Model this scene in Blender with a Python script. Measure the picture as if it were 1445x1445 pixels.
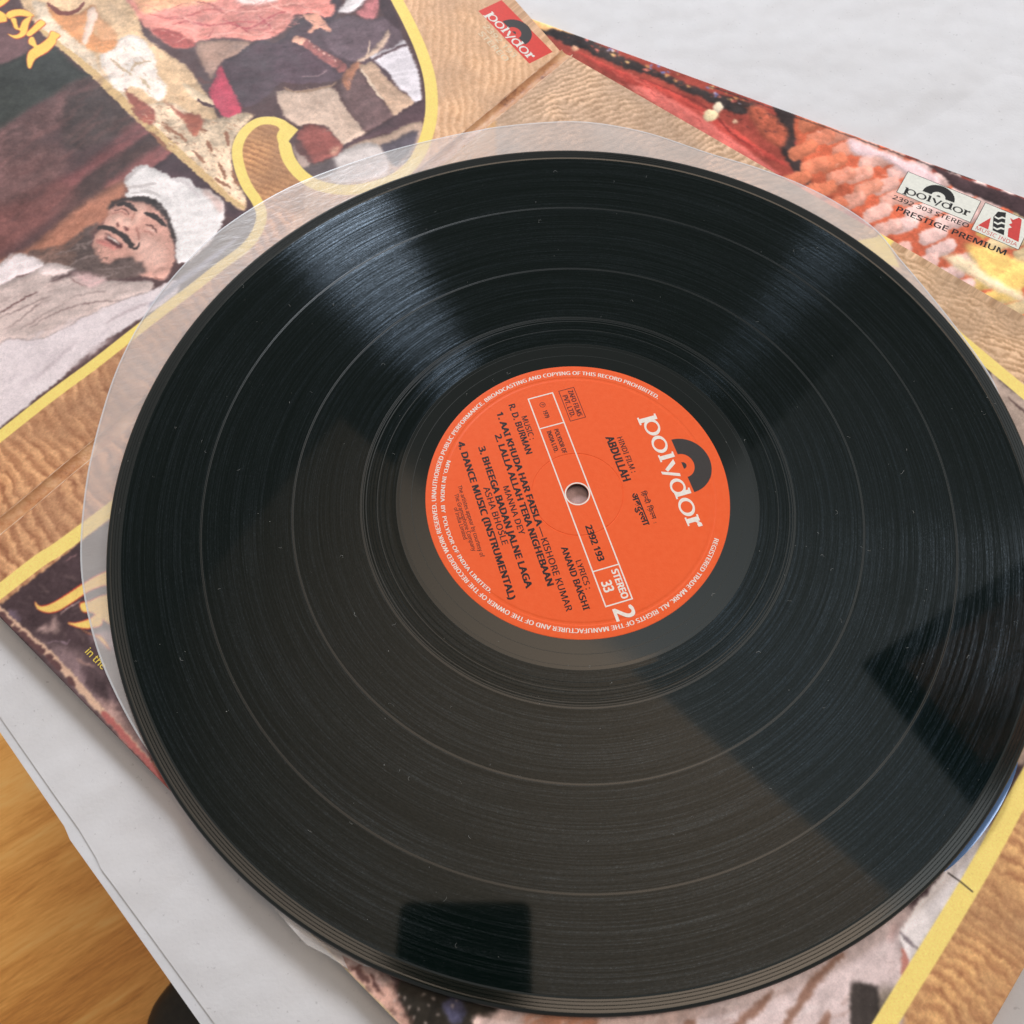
import bpy, bmesh, math, random
import numpy as np
from mathutils import Matrix, Vector

S = bpy.context.scene
for _o in list(bpy.data.objects):
    bpy.data.objects.remove(_o)
MM = 0.001
R = math.radians

# ------------------------------------------------------------------ camera
TILT, ROLL = 0.4433, 0.0041
EYE = (-21.19, -139.3, 279.4)                       # mm, above the record's top plane
cam_d = bpy.data.cameras.new('camera')
cam = bpy.data.objects.new('camera', cam_d)
S.collection.objects.link(cam)
cam.matrix_world = Matrix.Translation(Vector(EYE) * MM) @ Matrix.Rotation(TILT, 4, 'X') @ Matrix.Rotation(ROLL, 4, 'Z')
cam_d.sensor_width = 36.0
cam_d.lens = 36.0 * 1359.0 / 1445.0
cam_d.clip_start, cam_d.clip_end = 0.004, 50.0
cam_d.dof.use_dof = True
cam_d.dof.focus_distance = 0.312
cam_d.dof.aperture_fstop = 28.0
S.camera = cam

# ------------------------------------------------------------------ light of the room
W = bpy.data.worlds.new("World")
S.world = W
W.use_nodes = True
bg = W.node_tree.nodes['Background']
bg.inputs['Color'].default_value = (0.985, 0.965, 0.945, 1)
bg.inputs['Strength'].default_value = 0.29
S.view_settings.view_transform = 'Standard'
S.view_settings.look = 'None'
S.view_settings.exposure = 0.0
S.view_settings.gamma = 1.0


def area(name, loc, target, sx, sy, power, col, spread=180, xdir=None):
    l = bpy.data.lights.new(name, 'AREA')
    l.shape = 'RECTANGLE'; l.size = sx; l.size_y = sy
    l.energy = power; l.color = col; l.spread = R(spread)
    o = bpy.data.objects.new(name, l)
    S.collection.objects.link(o)
    z = (Vector(loc) - Vector(target)).normalized()
    x = Vector(xdir).normalized() if xdir else Vector((0, 0, 1)).cross(z).normalized()
    y = z.cross(x).normalized(); x = y.cross(z)
    m = Matrix((x, y, z)).transposed().to_4x4(); m.translation = Vector(loc)
    o.matrix_world = m
    return o


def polar(az, el, d):
    return (d * math.cos(R(el)) * math.cos(R(az)), d * math.cos(R(el)) * math.sin(R(az)), d * math.sin(R(el)))

area('window_light', polar(110, 32, 1.7), (0, 0, 0), 0.25, 0.40, 20.0, (0.86, 0.92, 1.0))
area('second_window_light', polar(60, 31, 1.8), (0, 0, 0), 0.13, 0.36, 1.7, (0.80, 0.90, 1.0))
area('side_streak_light', polar(16, 42, 1.6), (0, 0, 0), 0.40, 0.45, 7.0, (1.0, 0.93, 0.88))  # soft lamp added for the grey streak on the record's right
# lamp added for the ceiling's warm bounce: its straight edge is what the record mirrors as the slanting border
_p1, _p2 = Vector((-51.9, 2.9)), Vector((82.0, -121.0))
_nad = Vector((EYE[0], EYE[1]))
CZ = 1500.0
COOL_W, COOL_SPREAD = 1.0, 80
CEIL_W, CEIL_SPREAD = 1.6, 66
_k = (CZ + EYE[2]) / EYE[2]
_e1, _e2 = _nad + (_p1 - _nad) * _k, _nad + (_p2 - _nad) * _k
_d = (_e2 - _e1).normalized(); _n = Vector((_d.y, -_d.x))
if _n.dot(Vector((-1, -1))) < 0: _n = -_n
_N = Vector((-60, -80, -279)).normalized()               # lamp tilted this way so its mirrored warmth fades to the left
_N = (_N - Vector((_d.x, _d.y, 0)) * _N.dot(Vector((_d.x, _d.y, 0)))).normalized()
_v = Vector((_d.x, _d.y, 0)).cross(_N).normalized()
if _v.xy.dot(_n) < 0: _v = -_v
_len, _wid = 1900.0, 1000.0
_m = _e1 + _d * (112.0 * _k)
_c = Vector((_m.x, _m.y, CZ)) + _v * (_wid / 2)
area('ceiling_bounce', _c * MM, _c * MM + _N, _len * MM, _wid * MM, CEIL_W, (1.0, 0.76, 0.56), spread=CEIL_SPREAD, xdir=(_d.x, _d.y, 0))

# cool lamp added for the grey mirrored on the record's right, joining it along that border
_N2 = Vector((60, -70, -279)).normalized()
_N2 = (_N2 - Vector((_d.x, _d.y, 0)) * _N2.dot(Vector((_d.x, _d.y, 0)))).normalized()
_v2 = Vector((_d.x, _d.y, 0)).cross(_N2).normalized()
if _v2.xy.dot(_n) > 0: _v2 = -_v2
_m2 = _e1 + _d * (190.0 * _k)
_c2 = Vector((_m2.x, _m2.y, CZ)) + _v2 * 498.0
area('cool_bounce_light', _c2 * MM, _c2 * MM + _N2, 1.5, 1.0, COOL_W, (0.90, 0.98, 1.0), spread=COOL_SPREAD, xdir=(_d.x, _d.y, 0))

# ------------------------------------------------------------------ helpers
rnd = random.Random(7)


def mesh_obj(name, bm, mat, parent=None, smooth=False):
    me = bpy.data.meshes.new(name)
    bm.normal_update(); bm.to_mesh(me); bm.free()
    o = bpy.data.objects.new(name, me)
    S.collection.objects.link(o)
    if mat: me.materials.append(mat)
    if parent: o.parent = parent
    if smooth:
        for p in me.polygons: p.use_smooth = True
    return o


def py_obj(name, verts, faces, mat, parent=None, smooth=False):
    me = bpy.data.meshes.new(name)
    me.from_pydata(verts, [], faces); me.update()
    o = bpy.data.objects.new(name, me)
    S.collection.objects.link(o)
    if mat: me.materials.append(mat)
    if parent: o.parent = parent
    if smooth:
        for p in me.polygons: p.use_smooth = True
    return o


def tag(o, label, cat=None, group=None, kind=None):
    if label: o['label'] = label
    if cat: o['category'] = cat
    if group: o['group'] = group
    if kind: o['kind'] = kind
    return o


def empty(name, loc=(0, 0, 0)):
    o = bpy.data.objects.new(name, None)
    S.collection.objects.link(o); o.location = loc; o.empty_display_size = 0.02
    return o


def lin(c):
    return tuple(((v / 255.0) / 12.92 if v / 255.0 <= 0.04045 else ((v / 255.0 + 0.055) / 1.055) ** 2.4) for v in c)


class NT:
    """small node-tree builder"""
    def __init__(s, name):
        s.m = bpy.data.materials.new(name); s.m.use_nodes = True
        s.t = s.m.node_tree; s.b = s.t.nodes['Principled BSDF']; s.out = s.t.nodes['Material Output']

    def n(s, typ, **kw):
        nd = s.t.nodes.new(typ)
        for k, v in kw.items(): setattr(nd, k, v)
        return nd

    def link(s, a, b): s.t.links.new(a, b)

    def math(s, op, a, b=None):
        nd = s.n('ShaderNodeMath', operation=op)
        for i, v in enumerate((a, b)):
            if v is None: continue
            if isinstance(v, (int, float)): nd.inputs[i].default_value = v
            else: s.link(v, nd.inputs[i])
        return nd.outputs[0]

    def ramp(s, fac, stops):
        nd = s.n('ShaderNodeValToRGB'); cr = nd.color_ramp
        while len(cr.elements) < len(stops): cr.elements.new(0.5)
        for el, (p, c) in zip(cr.elements, stops):
            el.position = p; el.color = (*c, 1) if len(c) == 3 else c
        s.link(fac, nd.inputs[0]); return nd.outputs[0]

    def noise(s, vec, scale, detail=3, rough=0.55, dist=0.0):
        nd = s.n('ShaderNodeTexNoise'); nd.inputs['Scale'].default_value = scale
        nd.inputs['Detail'].default_value = detail; nd.inputs['Roughness'].default_value = rough
        nd.inputs['Distortion'].default_value = dist
        if vec is not None: s.link(vec, nd.inputs['Vector'])
        return nd.outputs['Fac']

    def bump(s, h, strength, dist):
        nd = s.n('ShaderNodeBump'); nd.inputs['Strength'].default_value = strength
        nd.inputs['Distance'].default_value = dist; s.link(h, nd.inputs['Height'])
        s.link(nd.outputs[0], s.b.inputs['Normal']); return nd

    def turned(s, vec, deg, scale):
        """coordinates turned about z, then stretched, so that a grain runs along a direction"""
        a = s.n('ShaderNodeMapping'); a.inputs['Rotation'].default_value = (0, 0, R(-deg)); s.link(vec, a.inputs[0])
        b = s.n('ShaderNodeMapping'); b.inputs['Scale'].default_value = scale; s.link(a.outputs[0], b.inputs[0])
        return b.outputs[0]

    def pos(s): return s.n('ShaderNodeNewGeometry').outputs['Position']

    def set(s, **kw):
        for k, v in kw.items(): s.b.inputs[k.replace('_', ' ')].default_value = v


def ink(name, rgb, rough=0.45, vary=0.06):
    t = NT(name); t.set(Roughness=rough)
    f = t.noise(t.pos(), 900, 2)
    c = lin(rgb)
    t.link(t.ramp(f, [(0.3, tuple(x * (1 - vary) for x in c)), (0.7, tuple(min(1, x * (1 + vary)) for x in c))]), t.b.inputs['Base Color'])
    return t.m

INK_BLACK = ink('black ink', (14, 8, 8), .6); INK_WHITE = ink('cream white ink', (250, 240, 228))
INK_MAROON = ink('maroon ink', (78, 10, 10)); INK_LOGO = ink('charcoal logo ink', (52, 46, 44))
TAG_RED = ink('tag red ink', (226, 62, 48)); TAG_WHITE = ink('tag white ink', (238, 236, 226))
SAND_WHITE = ink('pale sand ink', (238, 218, 186)); INK_YELLOW = ink('yellow ink', (236, 206, 84)); INK_RED = ink('red ink', (214, 62, 56))

# ------------------------------------------------------------------ lettering: glyph outlines as flat meshes
_gl = {}
try:
    import os
    FONT = bpy.data.fonts.load(os.path.join(bpy.utils.system_resource('DATAFILES'), 'fonts', 'NotoSansMath-Regular.woff2'))
except Exception:
    FONT = None


def _eval(body, off):
    c = bpy.data.curves.new('glyph', 'FONT'); c.body = body; c.size = 1; c.resolution_u = 2; c.offset = off
    if FONT and all(ord(q) < 256 or q == '—' for q in body): c.font = FONT
    o = bpy.data.objects.new('glyph', c); S.collection.objects.link(o)
    bpy.context.view_layer.update()
    ev = o.evaluated_get(bpy.context.evaluated_depsgraph_get()); m = ev.to_mesh()
    v = [(p.co.x, p.co.y) for p in m.vertices]; f = [tuple(p.vertices) for p in m.polygons]
    ev.to_mesh_clear(); bpy.data.objects.remove(o); bpy.data.curves.remove(c)
    return v, f


def glyph(ch, off=0.0):
    k = (ch, off)
    if k not in _gl:
        v, f = _eval(ch, off) if ch != ' ' else ([], [])
        w, _ = _eval(ch + '|', 0.0)
        if k[0].isascii() and 'bar' not in _gl: _gl['bar'] = max(p[0] for p in _eval('|', 0.0)[0])
        bar = 0.168 if ord(ch) > 255 else _gl['bar']
        _gl[k] = (v, f, max(p[0] for p in w) - bar)
    return _gl[k]


def line_width(text, track=0.0):
    return sum(glyph(c)[2] + track for c in text) - track
CAP = max(p[1] for p in _eval('H', 0.0)[0])


class Print:
    """collects flat printed shapes and lays them on a surface through a mapping (x, y) -> 3D point in mm"""
    def __init__(s, fmap): s.fmap = fmap; s.v = []; s.f = []; s.k = 0

    def add(s, verts, faces):
        k = len(s.v); s.k += 1; z = (s.k % 7) * .0022            # strokes that cross never share a plane
        s.v += [(x, y, z) for x, y in verts]; s.f += [tuple(i + k for i in q) for q in faces]

    def text(s, body, x0, y0, x1, cap, off=0.016, track=0.0):
        """fits body between x0 and x1 on the baseline y0, capitals cap mm high; off: extra stroke weight in em"""
        sz = cap / CAP; w = line_width(body, track); sx = (x1 - x0) / w; x = 0
        for ch in body:
            v, f, a = glyph(ch)
            for dx, dy in (((-off, -off * .5), (off, off * .5), (-off, off * .5), (off, -off * .5)) if off else ((0, 0),)):
                s.add([(x0 + (x + p[0] + dx * .72) * sx, y0 + (p[1] + dy * .72) * sz) for p in v], f)
            x += a + track

    def arc(s, body, r, a0, a1, cap, off=0.0, outward=True):
        """a0 to a1 in degrees; outward: letters' tops away from the centre, clockwise"""
        sz = cap / CAP; w = line_width(body); k = abs(R(a1 - a0) * r / w); x = 0
        for ch in body:
            v, f, a = glyph(ch)
            th = R(a0) + (x + a / 2) / w * R(a1 - a0)
            c, sn = math.cos(th), math.sin(th)
            for ox in ((-off * .72, off * .72) if off else (0,)):
                out = []
                for p in v:
                    dx, dy = (p[0] + ox - a / 2) * k, p[1] * sz
                    if outward: out.append((c * (r + dy) + sn * dx, sn * (r + dy) - c * dx))  # blue of the reflected sky painted into the base colour
                    else: out.append((c * (r - dy) - sn * dx, sn * (r - dy) + c * dx))
                s.add(out, f)
            x += a

    def poly(s, pts): s.add(list(pts), [tuple(range(len(pts)))])

    def ring(s, cx, cy, rx, ry, ix, iy, a0=0, a1=360, n=40):
        v = []; f = []
        for i in range(n + 1):
            t = R(a0 + (a1 - a0) * i / n)
            v += [(cx + rx * math.cos(t), cy + ry * math.sin(t)), (cx + ix * math.cos(t), cy + iy * math.sin(t))]
        for i in range(n): f.append((2 * i, 2 * i + 2, 2 * i + 3, 2 * i + 1))
        s.add(v, f)

    def rect(s, x0, y0, x1, y1): s.poly([(x0, y0), (x1, y0), (x1, y1), (x0, y1)])

    def frame(s, x0, y0, x1, y1, w):
        s.rect(x0, y0, x1, y0 + w); s.rect(x0, y1 - w, x1, y1); s.rect(x0, y0 + w, x0 + w, y1 - w); s.rect(x1 - w, y0 + w, x1, y1 - w)

    def done(s, name, mat, parent):
        vs = []
        for x, y, z in s.v:
            c = s.fmap(x, y); vs.append((c[0] * MM, c[1] * MM, (c[2] + z) * MM))
        o = py_obj(name, vs, s.f, mat, parent)
        return o


def logo_letters(P, ox, oy, sx, sy):
    """a wide serifed wordmark, lower case; drawn around x = 0, baseline y = 0"""
    def X(p): return [(ox + x * sx, oy + y * sy) for x, y in p]
    def rc(a, b, c, d): P.poly(X([(a, b), (c, b), (c, d), (a, d)]))
    def rg(cx, cy, rx, ry, ix, iy): P.ring(ox + cx * sx, oy + cy * sy, rx * sx, ry * sy, ix * sx, iy * sy)
    rc(-20.3, -1.5, -18.7, 4.9); rc(-21.0, -1.6, -18.0, -1.0); rc(-20.9, 4.3, -20.2, 4.9); rg(-16.2, 2.05, 3.3, 2.6, 2.05, 1.95)
    rg(-9.3, 2.05, 3.35, 2.55, 2.1, 1.9)
    rc(-4.9, 0, -3.4, 5.2); rc(-5.5, -.05, -2.8, .5); rc(-5.5, 4.7, -4.8, 5.25)
    P.poly(X([(-2.7, 4.3), (-1.0, 4.4), (1.15, 1.0), (0.1, 0.4)])); P.poly(X([(2.85, 4.5), (3.95, 4.35), (1.5, -1.2), (0.45, -1.2)]))
    rg(7.3, 2.0, 3.1, 2.5, 1.9, 1.85); rc(9.2, 0, 10.7, 5.4); rc(10.6, -.05, 11.4, .5); rc(8.6, 4.9, 9.3, 5.45)
    rg(14.9, 2.05, 3.35, 2.55, 2.1, 1.9)
    rc(19.0, 0, 20.6, 4.4); rc(18.3, -.05, 21.4, .5); rc(18.3, 3.9, 19.1, 4.45)
    P.poly(X([(20.5, 2.6), (21.3, 3.4), (21.5, 3.0), (22.6, 3.1), (22.6, 4.5), (21.6, 4.5), (20.5, 3.6)]))


def logo_disc(P, ox, oy, sx, sy):
    P.ring(ox + .45 * sx, oy + 6.4 * sy, 10.2 * sx, 9.4 * sy, 4.4 * sx, 3.85 * sy, 0, 180, 48)
    P.ring(ox + .45 * sx, oy + 6.4 * sy, 1.25 * sx, 1.3 * sy, .01, .01, 0, 180, 14)


# ------------------------------------------------------------------ printed artwork, painted in code from traced shapes (0.1 mm)
ART_A = [('R',(228,186,142),(192,146,104),3.3,49,1.6,[1235,2525,-907,318,719,-940,2452,-533,3215,-168]),
('R',(218,164,112),(146,92,58),4.6,8,1.5,[2599,670,1360,547,1339,220,2160,-70,3160,-93]),
('R',(205,150,95),(146,96,60),2.6,-19,0.5,[1197,744,971,557,1321,200,1501,395]),
('F',(80,56,55),0.2,0,0.1,0,[1357,2262,128,986,301,662,403,468,500,338,610,229,718,152,860,89,986,94,1100,155,1183,264,1194,369,1159,463,1118,525,1050,516,1047,551,1058,607,1100,657,1167,674,1246,646,1311,588,1365,502,1412,374,1444,309,1527,251,1607,242,1742,247,1918,240,2123,241,2382,256,2679,256,2847,258]),
('F',(104,74,74),1.2,1,0.08,1,[1484,1903,1447,1766,1459,1661,1523,1594,1605,1623,1695,1625]),
('F',(44,48,42),0.8,1,0.2,1,[1687,1635,1605,1623,1507,1600,1413,1554,1423,1394,1407,1311,1512,1329,1631,1354,1747,1352,1841,1346,1907,1346]),
('F',(108,76,72),2.0,1,0.25,1,[1900,1356,1774,1345,1618,1341,1472,1334,1418,1313,1415,1273,1595,1226,1706,1202,1840,1204,1943,1213,2008,1214]),
('F',(64,50,46),1.6,1,0.25,1,[1532,1304,1416,1301,1409,1266,1422,1151,1450,999,1562,1012,1654,1041,1718,1075,1682,1176]),
('F',(100,70,66),2.0,1,0.25,1,[1979,1251,1914,1250,1779,1210,1730,1088,1837,997,1979,999,2097,1012,2159,1014]),
('F',(122,70,68),1.1,1,0.15,1,[1889,1002,1760,982,1592,991,1443,1000,1448,925,1544,923,1725,927,1896,910,1932,948]),
('F',(70,50,46),1.1,1,0.2,1,[1896,910,1725,927,1544,923,1449,909,1446,818,1534,825,1688,836,1871,833,1939,857]),
('F',(134,78,74),1.0,1,0.15,1,[1746,848,1606,850,1457,846,1437,773,1533,772,1612,789,1730,813]),
('F',(64,46,50),0.6,1,0.08,1,[1567,774,1512,783,1437,773,1448,681,1480,461,1455,384,1517,369,1516,499,1519,654,1548,702]),
('F',(112,68,62),2.2,1,0.2,1,[2118,1068,2021,1028,1863,1007,1832,907,1963,868,2107,862,2211,865,2264,876]),
('F',(166,108,82),1.2,1,0.15,1,[2177,828,2080,817,1960,831,1845,838,1718,827,1671,801,1743,744,1823,716,1887,719,1951,708,2020,704,2104,733,2169,757,2284,851,2258,885]),
('F',(216,182,136),0.4,1,0.2,1,[1274,1926,965,1602,1111,1373,1122,1229,1116,1107,1138,998,1186,863,1219,771,1150,751,1114,695,1217,679,1299,625,1360,552,1405,464,1434,394,1469,382,1468,473,1452,676,1436,994,1405,1314,1399,1556,1380,1715]),
('F',(224,200,164),0.5,1.5,0.3,1,[1438,1076,1350,1038,1287,971,1268,841,1217,787,1150,751,1125,697,1240,668,1331,590,1386,511,1429,406,1450,428,1446,576,1437,773,1432,944]),
('F',(228,208,176),0.6,1.5,0.2,1,[1300,1831,1278,1767,1295,1685,1310,1562,1328,1407,1378,1289,1387,1150,1417,1072,1410,1193,1399,1350,1391,1551,1367,1701]),
('S',(214,180,120),3.6,0.3,0.5,1,[1385,1671,1389,1539,1397,1324,1428,1004,1449,679,1466,476,1458,387]),
('S',(150,100,70),1.62,0.3,1,1,[1417,1072,1424,1008,1411,967]),
('S',(150,100,70),1.62,0.3,1,1,[1400,734,1406,687,1409,657]),
('S',(150,100,70),1.62,0.3,1,1,[1381,837,1387,789]),
('S',(150,100,70),1.62,0.3,1,1,[1373,617,1392,569,1410,537]),
('S',(150,100,70),1.62,0.3,1,1,[1398,872,1386,913]),
('S',(150,100,70),1.62,0.3,1,1,[1331,730,1351,681]),
('S',(150,100,70),1.62,0.3,1,1,[1248,712,1288,649]),
('S',(150,100,70),1.62,0.3,1,1,[1384,929,1386,859,1377,814]),
('S',(150,100,70),1.62,0.3,1,1,[1368,543,1403,479]),
('S',(150,100,70),1.62,0.3,1,1,[1282,893,1301,804,1298,766]),
('S',(150,100,70),1.62,0.3,1,1,[1434,563,1429,490]),
('S',(150,100,70),1.62,0.3,1,1,[1448,925,1455,862,1462,800]),
('F',(232,222,206),0.4,1.4,0.1,1,[1329,1370,1270,1404,1168,1393,1139,1354,1150,1277,1175,1208,1223,1144,1239,1067,1280,1027,1323,1027,1324,1111,1339,1164,1378,1160,1389,1190,1371,1282]),
('S',(190,165,130),1.44,0.54,0.5,1,[1300,1339,1301,1265,1301,1208]),
('S',(185,160,125),1.44,0.54,0.5,1,[1284,1228,1246,1244,1198,1213]),
('S',(200,178,140),1.44,0.42,0.5,1,[1284,1171,1300,1095]),
('F',(150,82,66),0.4,1,0.15,1,[1370,1173,1368,1130,1363,1079,1360,1012,1384,965,1425,951,1432,998,1417,1055]),
('F',(170,92,68),0.4,1,0.15,1,[1302,1023,1302,968,1295,906,1258,852,1273,819,1340,774,1342,813,1318,894]),
('F',(230,206,166),0.3,0.6,0.1,1,[1186,1029,1179,967,1173,904,1168,841,1198,849,1215,913,1215,968]),
('S',(90,50,45),1.8,0.24,0.5,1,[1123,1001,1128,968,1112,951]),
('S',(70,45,45),1.8,0.3,0.5,1,[1208,914,1203,872,1181,840]),
('F',(210,142,86),0.5,1,0.15,1,[1278,1767,1260,1698,1227,1634,1152,1635,1168,1571,1251,1500,1233,1462,1211,1400,1259,1373,1304,1392,1326,1483,1323,1576,1311,1681]),
('F',(222,164,112),0.6,1,0.08,1,[1181,1585,1179,1483,1203,1411,1231,1421,1255,1466]),
('S',(120,62,50),2.52,0.3,0.5,1,[1268,1773,1274,1719,1258,1670,1211,1653,1163,1667]),
('F',(234,206,182),0.4,0.6,0.05,1,[1180,1624,1152,1619,1170,1574,1225,1532,1308,1473,1318,1493,1259,1548,1217,1583]),
('F',(216,134,118),0.5,1,0.2,1,[965,1602,637,1260,357,968,432,901,502,873,550,923,587,983,689,949,762,956,834,993,887,1078,977,1149,1059,1172,1089,1252,1084,1345,1075,1414]),
('F',(224,164,118),1.0,1,0.2,1,[965,1602,733,1361,777,1283,863,1333,963,1397,1035,1432,1025,1502]),
('F',(232,218,206),0.8,1,0.08,1,[664,1289,527,1145,600,1098,672,1136,710,1182,716,1219]),
('F',(164,72,64),0.6,1,0.2,1,[1076,1340,1036,1313,1010,1256,1006,1203,1010,1149,1052,1165,1081,1204,1087,1269]),
('S',(188,92,84),1.15,0.42,1.5,1,[1021,1418,959,1313,842,1270,770,1175]),
('S',(190,88,84),1.15,0.42,1.5,1,[1027,1324,942,1274,894,1184,795,1120,737,1039]),
('S',(236,168,148),1.15,0.42,1.5,1,[944,1157,855,1084,797,1004,683,983]),
('S',(184,80,82),1.15,0.42,1.5,1,[832,1179,803,1068,688,1048,584,1000]),
('S',(236,170,150),1.15,0.42,1.5,1,[819,1266,737,1139,606,1063,528,1002]),
('S',(170,66,70),1.15,0.42,1.5,1,[817,1124,815,1041]),
('S',(232,160,140),1.15,0.42,1.5,1,[941,1333,929,1202]),
('S',(176,72,76),1.15,0.42,1.5,1,[712,1094,736,998]),
('S',(236,172,150),1.15,0.42,1.5,1,[1044,1362,987,1282,948,1181]),
('S',(176,90,80),1.15,0.42,1.5,1,[836,1335,810,1276,807,1193]),
('S',(240,178,160),1.15,0.42,1.5,1,[640,1099,611,987]),
('F',(166,132,112),0.6,1,0.2,1,[1000,1154,950,1121,894,1070,851,1001,897,981,953,992,1005,1005,1052,982,1096,962,1076,1026,1048,1092]),
('F',(74,56,62),0.4,1,0.15,1,[1006,998,942,990,861,992,803,970,772,918,675,935,587,941,536,909,511,822,479,688,444,532,501,399,631,460,737,591,843,681,915,742,1043,730,1118,758,1077,858]),
('F',(198,64,86),0.3,0.6,0.15,1,[1151,914,1081,956,1021,987,1060,896,1123,756,1163,751,1198,767,1192,815]),
('F',(98,80,86),0.5,1,0.15,1,[593,838,552,845,518,844,456,815,422,751,359,702,355,638,383,577,417,544,472,533,533,576,589,596,632,615,649,652,654,715,642,761]),
('F',(60,48,54),0.6,1,0.08,1,[402,953,381,931,440,880,507,848,593,838,625,862,554,877]),
('F',(232,226,222),0.5,1,0.08,1,[472,862,428,877,347,895,298,844,348,824,394,821,444,827]),
('F',(192,112,112),0.6,1,0.2,1,[418,811,372,814,291,837,270,815,374,729,420,747,426,783]),
('F',(60,44,48),0.6,1,0.08,1,[270,815,256,780,319,671,363,596,375,619,362,686,339,742]),
('F',(228,162,132),0.3,1,0.1,1,[588,963,566,935,533,920,551,874,563,816,585,805,588,843,610,856,641,859,647,874,603,884,602,927]),
('F',(232,140,124),0.5,1,0.2,1,[620,1057,562,1017,524,957,454,915,482,873,531,873,542,925,588,963,617,1003]),
('F',(140,82,76),0.3,1,0.25,1,[722,880,688,888,675,845,675,776,670,693,669,619,712,603,717,666,723,749,718,822]),
('F',(236,190,170),0.2,1,0.08,1,[679,834,675,826,683,820]),
('F',(236,190,170),0.2,1,0.08,1,[685,800,680,793,688,786]),
('F',(236,190,170),0.2,1,0.08,1,[686,772,681,764,689,758]),
('F',(236,190,170),0.2,1,0.08,1,[685,742,680,734,688,728]),
('F',(236,190,170),0.2,1,0.08,1,[681,718,677,711,685,705]),
('F',(236,190,170),0.2,1,0.08,1,[684,678,680,670,688,664]),
('F',(228,170,140),0.3,1,0.08,1,[727,880,685,890,687,868,674,854,715,829]),
('F',(80,60,68),0.4,1,0.15,1,[801,924,741,875,720,834,715,750,715,654,732,591,768,595,817,633,869,682,908,743,927,792]),
('S',(170,140,140),0.72,0.42,0.5,1,[837,707,787,663,738,659]),
('F',(206,180,156),0.4,1,0.12,1,[976,713,941,709,897,653,802,594,802,538,828,482,848,430,858,367,875,309,921,318,996,322,977,360,957,433,976,480,1004,510,1036,530,1027,620]),
('S',(150,120,95),1.44,0.48,0.5,1,[930,721,909,661,804,592,766,584]),
('F',(110,84,82),0.4,1,0.2,1,[768,568,707,569,650,571,677,490,711,385,730,299,772,294,870,317,858,367,839,438,795,521]),
('F',(180,120,88),0.4,1,0.15,1,[742,577,669,605,617,603,630,573,689,559,762,514,757,546]),
('F',(196,164,134),0.4,1,0.15,1,[640,580,613,566,582,556,609,437,620,354,624,278,683,281,734,285,706,370,671,483]),
('S',(226,202,172),1.44,0.24,0.5,1,[642,558,671,483,693,422,704,378]),
('F',(224,220,222),0.4,0.8,0.04,1,[567,584,509,572,461,551,399,549,437,476,482,398,539,325,597,264,627,275,613,328,611,382,576,488]),
('F',(100,78,82),0.3,1,0.08,1,[570,568,489,551,413,529,419,516,499,542,564,553]),
('F',(208,178,152),0.4,1,0.1,1,[620,606,548,603,469,618,406,637,420,611,491,582,563,581,606,587]),
('S',(214,184,156),1.08,0.18,0.5,1,[585,593,543,617,501,647]),
('F',(80,58,62),0.3,0.6,0.15,1,[1063,333,968,324,883,304,732,287,593,262,649,208,678,194,768,221,856,266,947,306,1051,307]),
('F',(186,158,134),0.4,1,0.15,1,[1056,308,952,302,840,249,681,192,767,126,865,98,967,95,1063,129,1171,212,1216,294,1178,365,1115,332]),
('F',(92,84,92),0.6,1,0.1,1,[889,221,850,207,797,194,730,167,802,119,874,108,925,110]),
('F',(208,200,192),0.5,1,0.1,1,[1057,313,958,295,890,240,933,128,1001,114,1124,195,1136,260]),
('F',(96,84,84),0.8,1,0.08,1,[1183,379,1115,332,1061,309,1097,261,1169,278,1204,332]),
('F',(152,80,70),0.4,1,0.15,1,[1070,495,1032,508,1000,501,976,473,964,426,973,391,979,353,998,320,1042,315,1080,329,1117,343,1132,367,1120,425]),
('F',(96,62,58),0.6,1,0.08,1,[1094,485,1082,463,1105,408,1123,357,1133,386,1121,443]),
('F',(228,170,140),0.8,1,0.08,1,[1034,350,1008,349,1000,331,1031,320,1052,325]),
('F',(184,160,146),0.5,1,0.08,1,[1111,477,1125,439,1129,390,1141,351,1171,366,1157,420]),
('F',(228,226,220),0.25,0.8,0.04,1,[1681,809,1639,824,1599,830,1569,811,1560,781,1553,748,1541,708,1546,688,1521,670,1503,644,1510,604,1505,569,1487,529,1491,467,1521,420,1555,391,1620,364,1696,351,1767,349,1794,378,1756,431,1724,469,1694,525,1666,593,1657,649,1683,705,1716,734,1719,758,1695,765]),
('S',(196,190,184),1.8,0.54,0.5,1,[1691,770,1663,756,1632,731,1603,717]),
('S',(200,196,190),1.8,0.54,0.5,1,[1697,743,1651,709,1633,657]),
('S',(206,200,196),1.8,0.72,0.5,1,[1550,685,1525,633,1539,539]),
('F',(222,196,184),0.8,1,0.08,1,[1507,567,1489,528,1493,468,1514,429,1534,433,1524,489]),
('F',(206,152,132),0.3,0.6,0.1,1,[1808,742,1764,744,1731,729,1705,706,1685,676,1678,631,1680,583,1702,525,1734,471,1765,425,1802,386,1854,365,1902,387,1945,465,1980,533,1990,599,1968,646,1938,676,1895,694,1852,713]),
('F',(226,180,160),2.0,1,0.05,1,[1820,572,1778,543,1770,487,1791,430,1851,393,1891,437,1873,511]),
('F',(224,176,154),1.0,1,0.05,1,[1826,717,1789,701,1786,665,1822,656,1852,680]),
('F',(226,178,156),1.0,1,0.05,1,[1718,691,1698,661,1737,629,1777,615,1796,627,1757,659]),
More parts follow.
